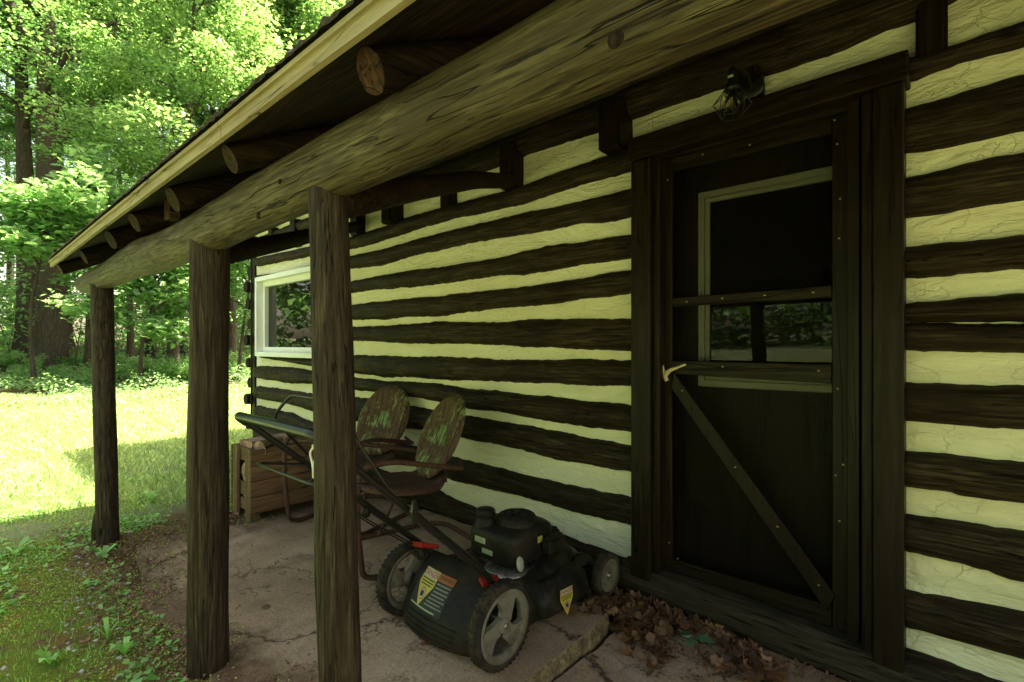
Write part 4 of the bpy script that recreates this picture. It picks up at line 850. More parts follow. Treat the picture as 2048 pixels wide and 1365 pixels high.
rosette(215, 1290, .07, 4, 'small upright weed with a pale stem on the mossy ground', 3, .07)
rosette(250, 1325, .05, 5, 'round leaved weed near the bottom of the middle post', 4, .05, .6)
rosette(100, 1345, .05, 6, 'wide leaved weed at the bottom left of the picture', 5, .05, .6)
rosette(30, 1120, .12, 9, 'weed tuft on the moss at the left edge', 6, .06, .2)

# ------------------------------------------------------------------ lawn mower (x to the machine's right, y forward, origin on the slab between the rear wheels)
mw = empty('lawn_mower', (-1.487, 1.315, 0), 0, 'black push mower with folded down handle, grey spoked rear wheels and danger stickers', 'lawn mower')
def wheel(x, y, r, wd, big, sgn):
    rot = Matrix.Translation((x, y, r)) @ Matrix.Rotation(R(90)*sgn, 4, 'Y')        # local z = outward
    wh = empty('wheel'); wh.parent = mw
    h = wd/2; q_ = .83 if big else .76; pr = [(r*q_,-h*.9),(r*.90,-h),(r*.985,-h*.75),(r,-h*.3),(r,h*.3),(r*.985,h*.75),(r*.90,h),(r*q_,h*.9),(r*(q_-.02),0),(r*q_,-h*.9)]
    mb = MB(); mb.lathe(pr, rot, 48)
    for k in range(44):                                                            # tread lugs
        a = 2*math.pi*k/44; Mk = rot @ Matrix.Rotation(a, 4, 'Z')
        for sg in (-1, 1): mb.box((r-.004, -.004, sg*h*.12 if sg > 0 else -h*.85), (r+.0018, .004, h*.85 if sg > 0 else -h*.12), 0, Mk @ Matrix.Rotation(R(3*sg), 4, 'Z'))
    mb.build('tyre', M['tyre'], wh)
    mb = MB()
    if big:
        mb.lathe([(r*.66,h*.4),(r*.70,h*.75),(r*.835,h*.97),(r*.835,-h*.8),(r*.66,-h*.5),(r*.66,h*.4)], rot, 48)
        mb.lathe([(0,h*1.0),(r*.10,h*1.0),(r*.17,h*.9),(r*.19,h*.55),(r*.19,-h*.5),(0,-h*.5)], rot, 24)
        for k in range(3):                                                         # broad curved spokes
            P = []; n_ = 9
            for j in range(n_+1):
                s = j/n_; rad_ = r*(.14+.55*s); a = k*2.0944 + .55 + .45*s; wdt = r*(.17 + .20*abs(s-.3)**1.3 + .12*s)
                P.append((rad_, a, wdt))
            V = []
            for rad_, a, wdt in P:
                for sg in (-1, 1):
                    for zz in (h*.62, -h*.2): V.append(rot @ Vector((rad_*math.cos(a)-sg*wdt*math.sin(a)*.9, rad_*math.sin(a)+sg*wdt*math.cos(a)*.9, zz)))
            F = []
            for j in range(n_):
                b_ = j*4; F += [(b_,b_+2,b_+6,b_+4),(b_+1,b_+5,b_+7,b_+3),(b_,b_+4,b_+5,b_+1),(b_+2,b_+3,b_+7,b_+6)]
            mb.add(V, F)
    else:
        mb.lathe([(0,h*.55),(r*.12,h*.55),(r*.14,h*.35),(r*.5,h*.5),(r*.55,h*.75),(r*.72,h*.9),(r*.765,h*.9),(r*.765,-h*.6),(0,-h*.4)], rot, 36)
        for k in range(6):
            a = k*1.0472; mb.box((r*.2,-.004,h*.35),(r*.5,.004,h*.52), 0, rot @ Matrix.Rotation(a, 4, 'Z'))
    mb.build('rim', M['hub'], wh)
    MB().lathe([(0,h*1.16),(r*.05,h*1.14),(r*.08,h*1.0),(r*.08,h*.9),(r*.115,h*.88),(r*.12,h*.5)], rot, 12).build('axle_bolt', M['alu'], wh)
wheel(.272, 0, .150, .048, True, 1); wheel(-.272, 0, .150, .048, True, -1)
wheel(.285, .695, .095, .045, False, 1); wheel(-.285, .695, .095, .045, False, -1)
# deck: lofted rounded shell
def loft(mb, rings, mi=0, cap=True, sm=True):
    k = len(rings[0]); V = [p for r_ in rings for p in r_]
    F = [(i*k+j, i*k+(j+1) % k, (i+1)*k+(j+1) % k, (i+1)*k+j) for i in range(len(rings)-1) for j in range(k)]
    mb.add(V, F, mi, sm)
    if cap: mb.add(rings[-1], [tuple(range(k))], mi); mb.add(rings[0], [tuple(range(k-1,-1,-1))], mi)
def rrect(cx, cy, hx, hy, z, e=3.2, k=40, front=1.0):
    out = []
    for j in range(k):
        a = 2*math.pi*j/k; c, s = math.cos(a), math.sin(a)
        out.append(Vector((cx + hx*math.copysign(abs(c)**(2/e), c)*(1 if s < 0 else front+(1-front)*(1-abs(s))), cy + hy*math.copysign(abs(s)**(2/e), s), z)))
    return out
mb = MB(); loft(mb, [rrect(0,.37,.255,.37,.055,front=.8), rrect(0,.37,.262,.375,.075,front=.8), rrect(0,.37,.250,.365,.12,front=.8), rrect(0,.37,.235,.345,.165,front=.8), rrect(0,.37,.20,.30,.195,front=.85), rrect(0,.38,.16,.22,.21), rrect(0,.38,.13,.17,.215)])
mb.build('deck', M['deck'], mw)
# side discharge chute bulge on the right side
mb = MB(); loft(mb, [rrect(.235,.40,.05,.17,.06,2.6,28), rrect(.245,.40,.062,.18,.09,2.6,28), rrect(.235,.40,.055,.165,.15,2.6,28), rrect(.21,.40,.04,.13,.185,2.6,28)]); mb.build('side_chute', M['deck'], mw)
mb = MB(); mb.lathe([(.05,.005),(.10,.0),(.105,-.02),(.02,-.03)], Matrix.Translation((.235,.60,.10)) @ Matrix.Rotation(R(75), 4, 'Y'), 20); mb.build('front_guard', M['deck'], mw)
# axle tube, gearbox
MB().tube([(-.26,.02,.15),(.26,.02,.15)], .016, 10).build('rear_axle', M['metal_black'], mw)
MB().tube([(-.27,.695,.095),(.27,.695,.095)], .010, 8).build('front_axle', M['metal_black'], mw)
# rear flap: convex curved panel
V = []; F = []; KX, KZ = 22, 16
def flap_pt(u, v):
    x = -.205 + .41*u; bul = .05*math.sin(math.pi*u)**.7; zz = .285 - .245*v; yy = .06 - .14*math.sin(v*1.75)**.85 - bul*(.35+.65*v) ; return Vector((x*(1-.10*(1-v)), yy, zz - .012*(2*u-1)**2*(1-v)))
for j in range(KZ+1):
    for i in range(KX+1): V.append(flap_pt(i/KX, j/KZ))
F = [(j*(KX+1)+i, (j+1)*(KX+1)+i, (j+1)*(KX+1)+i+1, j*(KX+1)+i+1) for j in range(KZ) for i in range(KX)]
V2 = [v + Vector((0,.008,0)) for v in V]; n0 = len(V)
rim_ = [i for i in range(KX+1)] + [j*(KX+1)+KX for j in range(1,KZ+1)] + [KZ*(KX+1)+i for i in range(KX-1,-1,-1)] + [j*(KX+1) for j in range(KZ-1,0,-1)]
F += [tuple(i+n0 for i in reversed(f)) for f in F] + [(rim_[i], rim_[(i+1) % len(rim_)], rim_[(i+1) % len(rim_)]+n0, rim_[i]+n0) for i in range(len(rim_))]
flap = MB().add(V+V2, F, 0, True).build('rear_flap', M['plastic'], mw)
for zz in (.70,.78,.86,.94):
    P = [flap_pt(u/12, zz) + Vector((0,-.004,0)) for u in range(2, 11)]; MB().tube(P, .0028, 6).build('flap_rib', M['plastic'], flap)
# engine
mb = MB(); loft(mb, [rrect(0,.36,.105,.13,.20,2.6), rrect(0,.36,.12,.14,.235,2.8), rrect(0,.36,.118,.14,.25)]); mb.build('engine_block', M['alu'], mw)
ex, ey = .035, .345
mb = MB(); loft(mb, [rrect(ex-.02,ey,.135,.145,.255,5), rrect(ex-.02,ey,.142,.150,.262,5), rrect(ex-.02,ey,.143,.152,.352,5), rrect(ex-.02,ey,.139,.148,.372,4.6), rrect(ex-.015,ey,.126,.134,.384,4), rrect(ex,ey,.085,.09,.394,2.4)])
mb.build('engine_shroud', M['plastic'], mw)
mb = MB(); ringz = Matrix.Translation((ex+.01,ey,.389)); mb.lathe([(.088,0),(.090,.010),(.088,.012),(.0875,.020),(.085,.022),(.082,.030),(.075,.038),(.060,.044),(.040,.0475),(.038,.045),(.020,.046),(.018,.050),(0,.051)], ringz, 48)
for k in range(26):
    Mk = ringz @ Matrix.Rotation(k*2*math.pi/26, 4, 'Z'); mb.tube([Mk @ Vector((.026,0,.0475)), Mk @ Vector((.052,.0,.0475)), Mk @ Vector((.076,0,.0385)), Mk @ Vector((.087,0,.022)), Mk @ Vector((.0895,0,.006))], .0021, 5)
mb.build('recoil_cover', M['plastic'], mw)
mb = MB(); tk = Matrix.Translation((-.055,ey-.095,0)); mb.lathe([(.046,.36),(.044,.40),(.036,.412),(.030,.425)], tk, 24); mb.build('tank_neck', M['plastic'], mw)
mb = MB(); mb.lathe([(.030,.418),(.040,.420),(.042,.424),(.042,.448),(.038,.454),(0,.456)], tk, 28)
for k in range(20): mb.box((.041,-.002,.424),(.0445,.002,.448), 0, tk @ Matrix.Rotation(k*.314, 4, 'Z'))
mb.build('fuel_cap', M['plastic'], mw)
MB().box((ex+.125,ey+.02,.27),(ex+.18,ey+.14,.345)).build('air_filter_box', M['plastic'], mw, bevel=.014, seg=3)
MB().box((ex-.02,ey+.13,.22),(ex+.10,ey+.215,.33)).build('muffler_guard', M['plastic'], mw, bevel=.016, seg=3)
mb = MB(); mb.tube(arc([(.12,.26,.285),(.17,.25,.26),(.16,.30,.235),(.13,.36,.23)], .02), .004, 6); mb.tube(arc([(.13,.30,.26),(.18,.31,.24),(.15,.22,.23)], .02), .003, 6); mb.build('engine_cables', M['metal_black'], mw)
MB().lathe([(0,.004),(.02,.004),(.021,.0)], Matrix.Translation((.158,.235,.268)) @ Matrix.Rotation(R(78), 4, 'Y') @ Matrix.Scale(1.5, 4, (1,0,0)), 16).build('fuel_tag', M['labelwhite'], mw)
mb = MB(); mb.lathe([(.10,.0),(.095,.02),(.06,.035),(.03,.04)], Matrix.Translation((.07,.25,.205)), 24); mb.build('engine_base', M['alu'], mw)
# red levers at the handle brackets
mb = MB(); mb.box((-.235,-.02,.245),(-.165,.03,.305)); mb.build('bracket', M['plastic'], mw, bevel=.02, seg=3)
mb = MB(); mb.box((.175,-.02,.225),(.245,.05,.275)); mb.build('bracket', M['plastic'], mw, bevel=.02, seg=3)
mb = MB(); mb.add([(-.225,-.02,.302),(-.165,-.02,.31),(-.150,.07,.285),(-.19,.08,.275),(-.225,-.02,.325),(-.165,-.02,.335),(-.148,.07,.302),(-.19,.08,.29)], [(3,2,1,0),(4,5,6,7),(0,1,5,4),(1,2,6,5),(2,3,7,6),(3,0,4,7)]); mb.build('lever', M['red'], mw, bevel=.004)
mb = MB(); mb.add([(.165,-.01,.272),(.205,-.03,.268),(.225,.05,.262),(.185,.07,.265),(.165,-.01,.29),(.205,-.03,.285),(.225,.05,.275),(.185,.07,.28)], [(3,2,1,0),(4,5,6,7),(0,1,5,4),(1,2,6,5),(2,3,7,6),(3,0,4,7)]); mb.build('lever', M['red'], mw, bevel=.004)
# handle (world coordinates minus the mower's origin)
def mwp(*p): return Vector(p) - Vector((-1.487, 1.315, 0))
LT = mwp(-1.755,.645,.905); RT = mwp(-1.245,.645,.905); LB = mwp(-1.745,1.36,.29); RB = mwp(-1.245,1.24,.365); RB2 = mwp(-1.262,1.34,.255)
mb = MB(); P = arc([LB, LB.lerp(LT,.96), LT+Vector((0,-.012,.012)), LT.lerp(RT,.5)+Vector((0,-.02,.015)), RT+Vector((0,-.012,.012)), RB.lerp(RT,.96), RB, RB2], .055, 6); mb.tube(P, .0112, 14); hd = mb.build('handle', M['metal_black'], mw)
mb = MB(); P = arc([LT.lerp(LB,.02), LT+Vector((0,-.014,.012)), LT.lerp(RT,.5)+Vector((0,-.022,.016)), RT+Vector((0,-.014,.012)), RT.lerp(RB,.05)], .055, 8); mb.tube(P, .0150, 16); mb.build('foam_grip', M['metal_black'], hd)
for A_, B_ in ((LT, LB), (RT, RB)): mb = MB(); mb.tube([A_.lerp(B_, .50), A_.lerp(B_, 1.0)], .014, 12); mb.build('handle_lower_tube', M['metal_black'], hd)
mb = MB(); P = arc([LT.lerp(LB,.30)+Vector((.02,0,.0)), LT.lerp(LB,.12)+Vector((.03,-.06,-.07)), RT.lerp(RB,.12)+Vector((-.05,-.06,-.07)), RT.lerp(RB,.30)+Vector((-.02,0,0))], .04, 6); mb.tube(P, .0048, 8); mb.build('drive_bail', M['metal_black'], mw)
mb = MB(); P = arc([LT.lerp(LB,.42)+Vector((.03,0,.0)), LT.lerp(RT,.35)+Vector((0,.02,.02)), LT.lerp(RT,.42)+Vector((0,.06,.09)), LT.lerp(RT,.9)+Vector((0,.06,.09)), RT.lerp(RB,.4)], .03, 6); mb.tube(P, .0052, 8); mb.build('brake_bail', M['metal_black'], mw)
mb = MB(); P = [LT.lerp(LB,.35)+Vector((.01,0,-.02)), LT.lerp(LB,.6)+Vector((.02,-.02,-.045)), LT.lerp(LB,.85)+Vector((.03,-.01,-.03)), LB+Vector((.06,.0,-.02))]; mb.tube(arc(P,.1,8), .0032, 6); P = [p+Vector((.012,.0,-.012)) for p in P]; mb.tube(arc(P,.1,8), .0032, 6); mb.build('control_cable', M['metal_black'], mw)
mb = MB(); mb.tube(arc([RT.lerp(RB,.42)+Vector((-.02,0,.01)), mwp(-1.40,1.35,.47), mwp(-1.47,1.55,.44)], .3, 10), .0022, 6); mb.build('starter_rope', M['metal_black'], mw)
# wing knob on the right tube
kp = RT.lerp(RB,.47)+Vector((.026,0,.0)); mb = MB(); mb.lathe([(0,.012),(.008,.012),(.010,0)], Matrix.Translation(kp) @ Matrix.Rotation(R(90),4,'Y'), 10)
mb.add([kp+Vector((.014,dy,dz)) for dy,dz in ((-.006,-.034),(.006,-.034),(.010,0),(.006,.034),(-.006,.034),(-.010,0))] + [kp+Vector((.005,dy,dz)) for dy,dz in ((-.006,-.034),(.006,-.034),(.010,0),(.006,.034),(-.006,.034),(-.010,0))], [(0,1,2,3,4,5),(11,10,9,8,7,6)]+[(i,(i+1)%6+0,(i+1)%6+6,i+6) for i in range(6)]); kn = mb.build('wing_knob', M['metal_black'], hd)
kq = LT.lerp(LB,.62); MB().lathe([(0,.02),(.014,.018),(.018,0),(.014,-.018),(0,-.02)], Matrix.Translation(kq+Vector((.02,0,-.03))), 12).build('cable_clip', M['plastic'], hd)
# labels
def text_mesh(s, size, mat, Mx, name='lettering', parent=None, ext=.0003):
    cu = bpy.data.curves.new('t', 'FONT'); cu.body = s; cu.size = size; cu.align_x = 'CENTER'; cu.align_y = 'CENTER'; cu.offset = size*.012
    ob = bpy.data.objects.new('t', cu); COL.objects.link(ob); dg = bpy.context.evaluated_depsgraph_get(); me = bpy.data.meshes.new_from_object(ob.evaluated_get(dg))
    bpy.data.objects.remove(ob); bpy.data.curves.remove(cu); me.transform(Mx); me.materials.clear(); me.materials.append(mat)
    me.name = name; o = bpy.data.objects.new(name, me); COL.objects.link(o); o.parent = parent; return o
def flat(mb, pts, Mx, mi=0): mb.add([Mx @ Vector(p) for p in pts], [tuple(range(len(pts)))], mi); return mb
def frame_from(o, xdir, nrm):
    z = Vector(nrm).normalized(); x = (Vector(xdir) - z*Vector(xdir).dot(z)).normalized(); y = z.cross(x)
    Mx = Matrix((x, y, z)).transposed().to_4x4(); Mx.translation = Vector(o); return Mx
def shrink(o, target, off=.0009):                # lay a label on the curved panel
    for v in o.data.vertices:
        p = v.co; best = None
        u = (p.x/(1) + .205)/.41
        vv = min(1, max(0, (.285-p.z)/.245)); u = ((p.x/(1-.10*(1-vv))) + .205)/.41
        q = flap_pt(min(1,max(0,u)), vv); v.co = Vector((p.x, q.y - off, p.z))
def subgrid(pts, lift, nsub=10):
    return pts
def danger(Mx, s, parent, wrap=False):
    lab = []
    def poly(pts, mat, name, z):
        bm = bmesh.new(); vs = [bm.verts.new((x*s, y*s, z)) for x, y in pts]; bm.faces.new(vs); bmesh.ops.triangulate(bm, faces=bm.faces); 
        bmesh.ops.subdivide_edges(bm, edges=bm.edges, cuts=3, use_grid_fill=True)
        me = bpy.data.meshes.new(name); bm.to_mesh(me); bm.free(); me.transform(Mx); me.materials.append(mat); o = bpy.data.objects.new(name, me); COL.objects.link(o); o.parent = parent; lab.append((o, z)); return o
    poly([(-.5,.5),(.5,.5),(.5,.02),(0,-.72),(-.5,.02)], M['yellow'], 'danger_sticker', 0)
    poly([(-.48,.48),(.48,.48),(.48,.24),(-.48,.24)], M['labelwhite'], 'sticker_header', .0004)
    lab.append((text_mesh('DANGER', .245*s, M['labelred'], Mx @ Matrix.Translation((0,.36*s,.0008)), parent=parent), .0008))
    for i in range(3): poly([(-.44+.04*i,.20-.085*i),(.44-.04*i,.20-.085*i),(.44-.04*i,.165-.085*i),(-.44+.04*i,.165-.085*i)], M['ink'], 'print_line', .0004)
    ring = [(.2*math.cos(a), -.27+.2*math.sin(a)) for a in [i*.3142 for i in range(20)]]; poly(ring, M['labelred'], 'warning_ring', .0004)
    poly([(.165*math.cos(a), -.27+.165*math.sin(a)) for a in [i*.3142 for i in range(20)]], M['labelwhite'], 'warning_disc', .0007)
    poly([(-.09,-.36),(.09,-.36),(.11,-.25),(.05,-.14),(-.02,-.2),(-.10,-.16),(-.11,-.28)], M['ink'], 'warning_symbol', .001)
    return lab
fr = frame_from((-.098,-.1,.185), (1,0,0), (0,-1,.0)); fz = fr
L1 = danger(Matrix.Translation((-.085,0,.197)) @ Matrix.Rotation(R(90), 4, 'X'), .092, flap)
def rect_lab(x0, z0, x1, z1, mat, z, name): 
    bm = bmesh.new(); vs = [bm.verts.new(v) for v in ((x0,0,z0),(x1,0,z0),(x1,0,z1),(x0,0,z1))]; bm.faces.new(vs); bmesh.ops.subdivide_edges(bm, edges=bm.edges, cuts=4, use_grid_fill=True)
    me = bpy.data.meshes.new(name); bm.to_mesh(me); bm.free(); me.materials.append(mat); o = bpy.data.objects.new(name, me); COL.objects.link(o); o.parent = flap; L1.append((o, z)); return o
rect_lab(-.036, .222, .052, .243, M['orange'], .0004, 'warning_header')
rect_lab(-.145, .128, .052, .2215, M['ink'], -.0003, 'warning_panel')
for i, (a, c) in enumerate([(-.03,.048),(-.03,.045),(-.03,.048),(-.034,.04),(-.04,.048),(-.045,.035),(-.052,.048)]): rect_lab(a, .212-.0105*i, c, .2165-.0105*i, M['labelgrey'], .0004, 'print_line')
rect_lab(-.135, .133, .02, .137, M['labelgreen'], .0004, 'print_line')
L1.append((text_mesh('WARNING', .016, M['ink'], Matrix.Translation((.008,0,.2325)) @ Matrix.Rotation(R(90),4,'X'), parent=flap), .0008))
for o, z in L1: shrink(o, flap, .0012+z)
fr2 = frame_from((.3125,.345,.122), (0,1,-.08), (1,0,.12)); danger(fr2, .085, mw)
def small_label(Mx, wd, h, mat, lines, par):
    mb = MB(); flat(mb, [(-wd/2,-h/2,0),(wd/2,-h/2,0),(wd/2,h/2,0),(-wd/2,h/2,0)], Mx)
    o = mb.build('engine_label', mat, par)
    for i in range(lines): y = h/2 - h*(i+.8)/(lines+.6); q = MB(); flat(q, [(-wd*.44,y-h*.05,.0005),(wd*(.30+.1*(i%2)),y-h*.05,.0005),(wd*(.30+.1*(i%2)),y+h*.05,.0005),(-wd*.44,y+h*.05,.0005)], Mx); q.build('print_line', M['labelgrey'], o)
    return o
small_label(frame_from((-.030,ey-.153,.335), (1,0,0), (0,-1,.0)), .062, .026, M['labelgreen'], 4, mw)
small_label(frame_from((.012,ey-.1525,.292), (1,0,0), (0,-1,0)), .062, .022, M['labelgreen'], 3, mw)
small_label(frame_from((ex+.1240,ey+.02,.335), (0,1,0), (1,0,0)), .032, .028, M['yellow'], 2, mw)

# white cord tied round the handle
o_ = Vector((-1.487,1.315,0)); mb = MB(); a = RT.lerp(RB,.035)+o_
mb.tube([a + Vector((.021*math.cos(t*1.1), .0+t*.004-.02, .021*math.sin(t*1.1))) for t in range(0, 18)], .0035, 6)
mb.tube(arc([a+Vector((-.02,-.02,-.0)), a+Vector((-.034,-.03,-.02)), a+Vector((-.025,-.025,-.055)), a+Vector((-.033,-.02,-.09))], .03), .0032, 6)
mb.tube(arc([a+Vector((-.01,-.02,-.015)), a+Vector((-.018,-.03,-.06)), a+Vector((-.005,-.025,-.08)), a+Vector((.0,-.02,-.115))], .03), .0032, 6)
mb.lathe([(0,-.01),(.009,-.005),(.01,.004),(0,.011)], Matrix.Translation(a+Vector((-.022,-.02,-.006))), 8)
tag(mb.build('cord', M['cord']), 'frayed white cord knotted round the mower handle', 'cord')

# ------------------------------------------------------------------ shell back garden chairs (local: seat faces -y)
def chair(lab):
    rt = empty('garden_chair'); tag(rt, lab, 'chair', 'rusty garden chairs against the wall')
    # seat and back shells, ribbed
    def shell(name, rx, ry, fn, mat):
        V = []; F = []; Kr, Ka = 14, 48
        V.append(fn(0, 0))
        for i in range(1, Kr+1):
            for k in range(Ka):
                a = 2*math.pi*k/Ka; r = i/Kr; V.append(fn(r*math.cos(a)*rx, r*math.sin(a)*ry, r))
        F = [(0, 1+k, 1+(k+1) % Ka) for k in range(Ka)] + [(1+(i-1)*Ka+k, 1+i*Ka+k, 1+i*Ka+(k+1) % Ka, 1+(i-1)*Ka+(k+1) % Ka) for i in range(1, Kr) for k in range(Ka)]
        n0 = len(V); V2 = [v + off for v in V for off in (back_off,)]; e = [1+(Kr-1)*Ka+k for k in range(Ka)]
        F2 = F + [tuple(i+n0 for i in reversed(f)) for f in F] + [(e[k], e[k]+n0, e[(k+1) % Ka]+n0, e[(k+1) % Ka]) for k in range(Ka)]
        return MB().add(V+V2, F2, 0, True).build(name, mat, rt)
    tilt = R(25)
    def backf(x, z, r=0):
        rib = .0035*(1 if (abs(x) % .044) < .012 else 0)*(1 if r < .86 else 0)
        dish = .045*r*r; lip = .022*max(0, (r-.88)/.12)
        y = .0 - dish + lip*1.6 - rib; zz = z
        return Vector((x, .205 + math.sin(tilt)*(zz) + y, .620 + math.cos(tilt)*zz))
    back_off = Vector((0,.004,0)); bk = shell('backrest', .222, .262, backf, M['peel'])
    def seatf(x, y, r=0):
        rib = .0035*(1 if (abs(x) % .044) < .012 else 0)*(1 if r < .86 else 0)
        return Vector((x, -.03 + y, .365 + .035*r*r - .03*max(0, (r-.86)/.14) + (.06*max(0, y-.12)/.1 if y > .12 else 0) + rib - .05*y))
    back_off = Vector((0,0,-.004)); shell('seat', .235, .245, seatf, M['rust'])
    # shell skirt joining the seat to the back
    V = []; 
    for k in range(9):
        x = -.12 + .03*k; V += [Vector((x,.175,.37)), Vector((x,.165,.44))]
    F = [(2*k, 2*k+2, 2*k+3, 2*k+1) for k in range(8)]; MB().add(V + [v+Vector((0,.005,0)) for v in V], F + [tuple(i+18 for i in reversed(f)) for f in F] + [(0,1,19,18),(16,34,35,17)], 0, True).build('back_support', M['rust'], rt)
    # one bent tube: arms, front legs, runners and the rear crossbar on the floor
    w2 = .285; t = .0138
    P = [(-w2+.03,.20,.475), (-w2,.10,.50), (-w2,-.22,.575), (-w2-.005,-.385,.56), (-w2,-.39,.30), (-w2+.005,-.36,.04), (-w2+.012,-.29,.014), (-w2+.02,.26,.014), (-w2+.10,.34,.014)]
    Q = [(-x, y, z) for x, y, z in P[::-1]]; mb = MB(); mb.tube(arc(P+Q, .11, 8), t, 12); mb.build('tube_frame', M['rust'], rt)
    for sg in (-1, 1): mb = MB(); mb.tube([(sg*(w2-.03),.20,.475),(sg*.17,.235,.50)], .010, 8); mb.build('arm_bracket', M['rust'], rt)
    mb = MB(); mb.tube(arc([(-w2+.003,-.285,.22),(-.15,-.15,.335),(.15,-.15,.335),(w2-.003,-.285,.22)], .04), .009, 8); mb.build('seat_brace', M['rust'], rt)
    return rt
c1 = chair('rusty shell back chair nearest the mower, seen from the side'); c1.location = (-2.31, 1.73, 0); c1.rotation_euler = (0,0,-R(13))
c2 = empty('garden_chair'); tag(c2, 'rusty chair with flaking green paint on its round back, beside the wooden crate', 'chair', 'rusty garden chairs against the wall')
for ch in list(c1.children): q = ch.copy(); COL.objects.link(q); q.parent = c2
c2.location = (-2.99, 1.86, 0); c2.rotation_euler = (0,0,R(15))

# ------------------------------------------------------------------ crate with firewood
cx0, cx1, cy0, cy1, H = -3.70, -3.40, 1.29, 2.10, .47
cr = empty('wooden_crate', (cx0, cy0, 0), 0, 'slatted brown wooden crate filled with split firewood', 'crate')
def cb(a, c, name, mat='crate'): 
    return MB().box(Vector(a), Vector(c)).build(name, M[mat], cr, bevel=.003)
Wd, Ln = cx1-cx0, cy1-cy0
for x in (0, Wd-.075):
    for y in (0, Ln-.025): cb((x+.012 if x == 0 else x, y+.0, 0), ((x+.087) if x == 0 else x+.075, y+.022, H+.005), 'corner_post', 'crateX')
for x in (.014, Wd-.05): 
    for y in (.024, Ln-.07): cb((x, y, .0), (x+.036, y+.045, .07), 'foot', 'crateX')
for i in range(4): z0 = .065+i*.102; cb((Wd+.001, -.002, z0), (Wd+.019, Ln, z0+.097), 'side_board'); cb((-.018, -.002, z0), (-.001, Ln, z0+.097), 'side_board')
for z0, z1 in ((.375,.465),(.145,.235),(.05,.125)):
    for y in (.0235, Ln-.043): cb((.0, y, z0), (Wd-.0, y+.018, z1), 'end_slat')
cb((0,.05,.05),(Wd,Ln-.05,.062), 'bottom')
def billet(x, y, z, L_, r, rz, rx, seed, lab, half=True):
    rr = random.Random(seed); k = 18; segs = 8; V = []
    for i in range(segs+1):
        yy = -L_/2 + L_*i/segs
        for j in range(k):
            a = 2*math.pi*j/k; q = r*(1+.08*nz((math.cos(a)*2, math.sin(a)*2, yy*5+seed))); px_, pz_ = q*math.cos(a), q*math.sin(a)
            if half: pz_ = max(pz_, -r*.15+.006*nz((px_*30, yy*12, seed)))
            V.append(Vector((px_, yy, pz_)))
    F = [(i*k+j, (i+1)*k+j, (i+1)*k+(j+1) % k, i*k+(j+1) % k) for i in range(segs) for j in range(k)]
    mb = MB(); 
    for f in F: pass
    mb.add(V, [f for f in F], 0, True); mb.mi = [1 if half and all(V[i].z <= -r*.05 for i in f) else 0 for f in F]
    mb.add(V[:k], [tuple(range(k))], 1); mb.add(V[-k:], [tuple(range(k-1,-1,-1))], 1)
    o = mb.build('firewood_log', [M['firebark'], M['firecut']]); o.location = (x, y, z); o.rotation_euler = (rx, math.pi if rr.random() < .35 else rr.uniform(-.3,.3), rz); return tag(o, lab, 'firewood', 'firewood in the wooden crate')
fl = [(-3.60,1.58,.49,.50,.085,.1,.0,'split log lying on top at the left end of the crate'),(-3.46,1.74,.50,.40,.095,-.25,.0,'large pinkish split log on top of the crate near the post'),(-3.48,1.53,.450,.34,.065,.25,0,'split log on top, just behind the mower handle'),
 (-3.62,1.98,.53,.26,.07,1.2,0,'short round log end on the crate against the wall'),(-3.55,1.42,.30,.20,.062,.0,0,'pale barked log seen through the upper gap in the crate end'),(-3.58,1.44,.18,.22,.060,.1,0,'brown log seen through the lower gap in the crate end'),
 (-3.50,1.70,.36,.5,.07,.05,0,'split log filling the middle of the crate'),(-3.62,1.80,.36,.5,.065,0,0,'split log under the others at the back of the crate')]
for i, (x, y, z, L_, r, rz, rx, lb) in enumerate(fl): billet(x, y, z, L_, r, rz, rx, i+3, lb, half=i not in (3, 4, 5))
rg = np.random.default_rng(77); C = np.stack([rg.uniform(-3.68,-3.42,260), rg.uniform(1.31,1.6,260), rg.uniform(.40,.435,260)], 1); V, F = leaf_arrays(C, .035, .8, rg, wide=.25)
tag(from_arrays('bark_debris', V, F, M['dead'], smooth=False), 'brown bark scraps and leaves heaped in the crate top', 'leaf litter', kind='stuff')

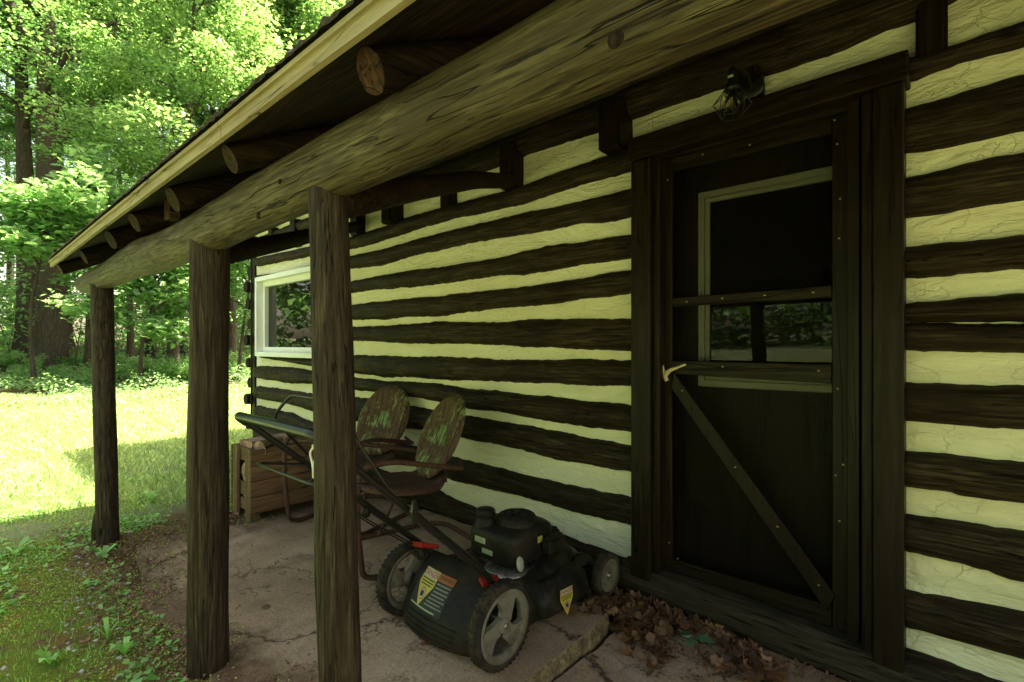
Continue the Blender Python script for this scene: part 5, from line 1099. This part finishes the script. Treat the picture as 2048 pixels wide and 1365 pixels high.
# ------------------------------------------------------------------ wall lamp
lm_ = empty('wall_lamp', (-.62, 2.19, 2.20), 0, 'black caged wall lamp with a clear filament bulb above the door', 'lamp')
MB().lathe([(0,.0),(.052,0),(.052,-.012),(.044,-.02),(0,-.022)], Matrix.Rotation(R(-90),4,'X'), 28).build('wall_plate', M['metal_black'], lm_)
bx = Vector((-.03,-.19,-.0)); mb = MB(); mb.tube(arc([(0,-.015,0),(0,-.10,.04),(bx.x,bx.y,.035),(bx.x,bx.y,.0)], .04), .008, 8); mb.build('arm', M['metal_black'], lm_)
mb = MB(); Mb = Matrix.Translation(bx); mb.lathe([(0,.022),(.012,.022),(.018,.012),(.021,0),(.021,-.045),(.030,-.052),(.032,-.072),(.0,-.072)], Mb, 24); so_ = mb.build('socket', M['metal_black'], lm_)
mb = MB(); mb.lathe([(.0214,-.012),(.0214,-.022)], Mb, 10, a0=R(230), a1=R(300)); mb.build('socket_label', M['labelwhite'], so_)
mb = MB(); mb.lathe([(.012,-.072),(.014,-.082),(.026,-.105),(.032,-.135),(.028,-.158),(.015,-.172),(0,-.176)], Mb, 24); bu = mb.build('bulb', M['bulb'], lm_)
mb = MB()
for k in range(6): a = k*1.047; mb.tube([Mb @ Vector((.008*math.cos(a),.008*math.sin(a),-.085)), Mb @ Vector((.014*math.cos(a),.014*math.sin(a),-.145))], .0011, 5)
mb.build('filament', M['filament'], bu)
mb = MB(); T_ = [Mb @ Vector((.030*math.cos(k*1.047),.030*math.sin(k*1.047),-.055)) for k in range(6)]; W_ = [Mb @ Vector((.078*math.cos(k*1.047+.52),.078*math.sin(k*1.047+.52),-.130)) for k in range(6)]
U_ = [Mb @ Vector((.045*math.cos(k*1.047),.045*math.sin(k*1.047),-.092)) for k in range(6)]; B_ = [Mb @ Vector((.042*math.cos(k*1.047),.042*math.sin(k*1.047),-.185)) for k in range(6)]
def wires(pairs):
    for p, q in pairs: mb.tube([p, q], .0016, 5)
wires([(T_[k], U_[k]) for k in range(6)] + [(U_[k], W_[k]) for k in range(6)] + [(U_[k], W_[k-1]) for k in range(6)] + [(W_[k], B_[k]) for k in range(6)] + [(W_[k], B_[(k+1) % 6]) for k in range(6)] + [(B_[k], B_[(k+1) % 6]) for k in range(6)] + [(T_[k], W_[k]) for k in range(6)])
mb.build('wire_cage', M['metal_black'], lm_)

lm_.scale = (.9, .9, .9)
for o in mw.children:
    if o.name.split('.')[0] in ('engine_block','engine_shroud','recoil_cover','tank_neck','fuel_cap','air_filter_box','muffler_guard','engine_cables','fuel_tag','engine_base','engine_label'): o.scale.z = .95
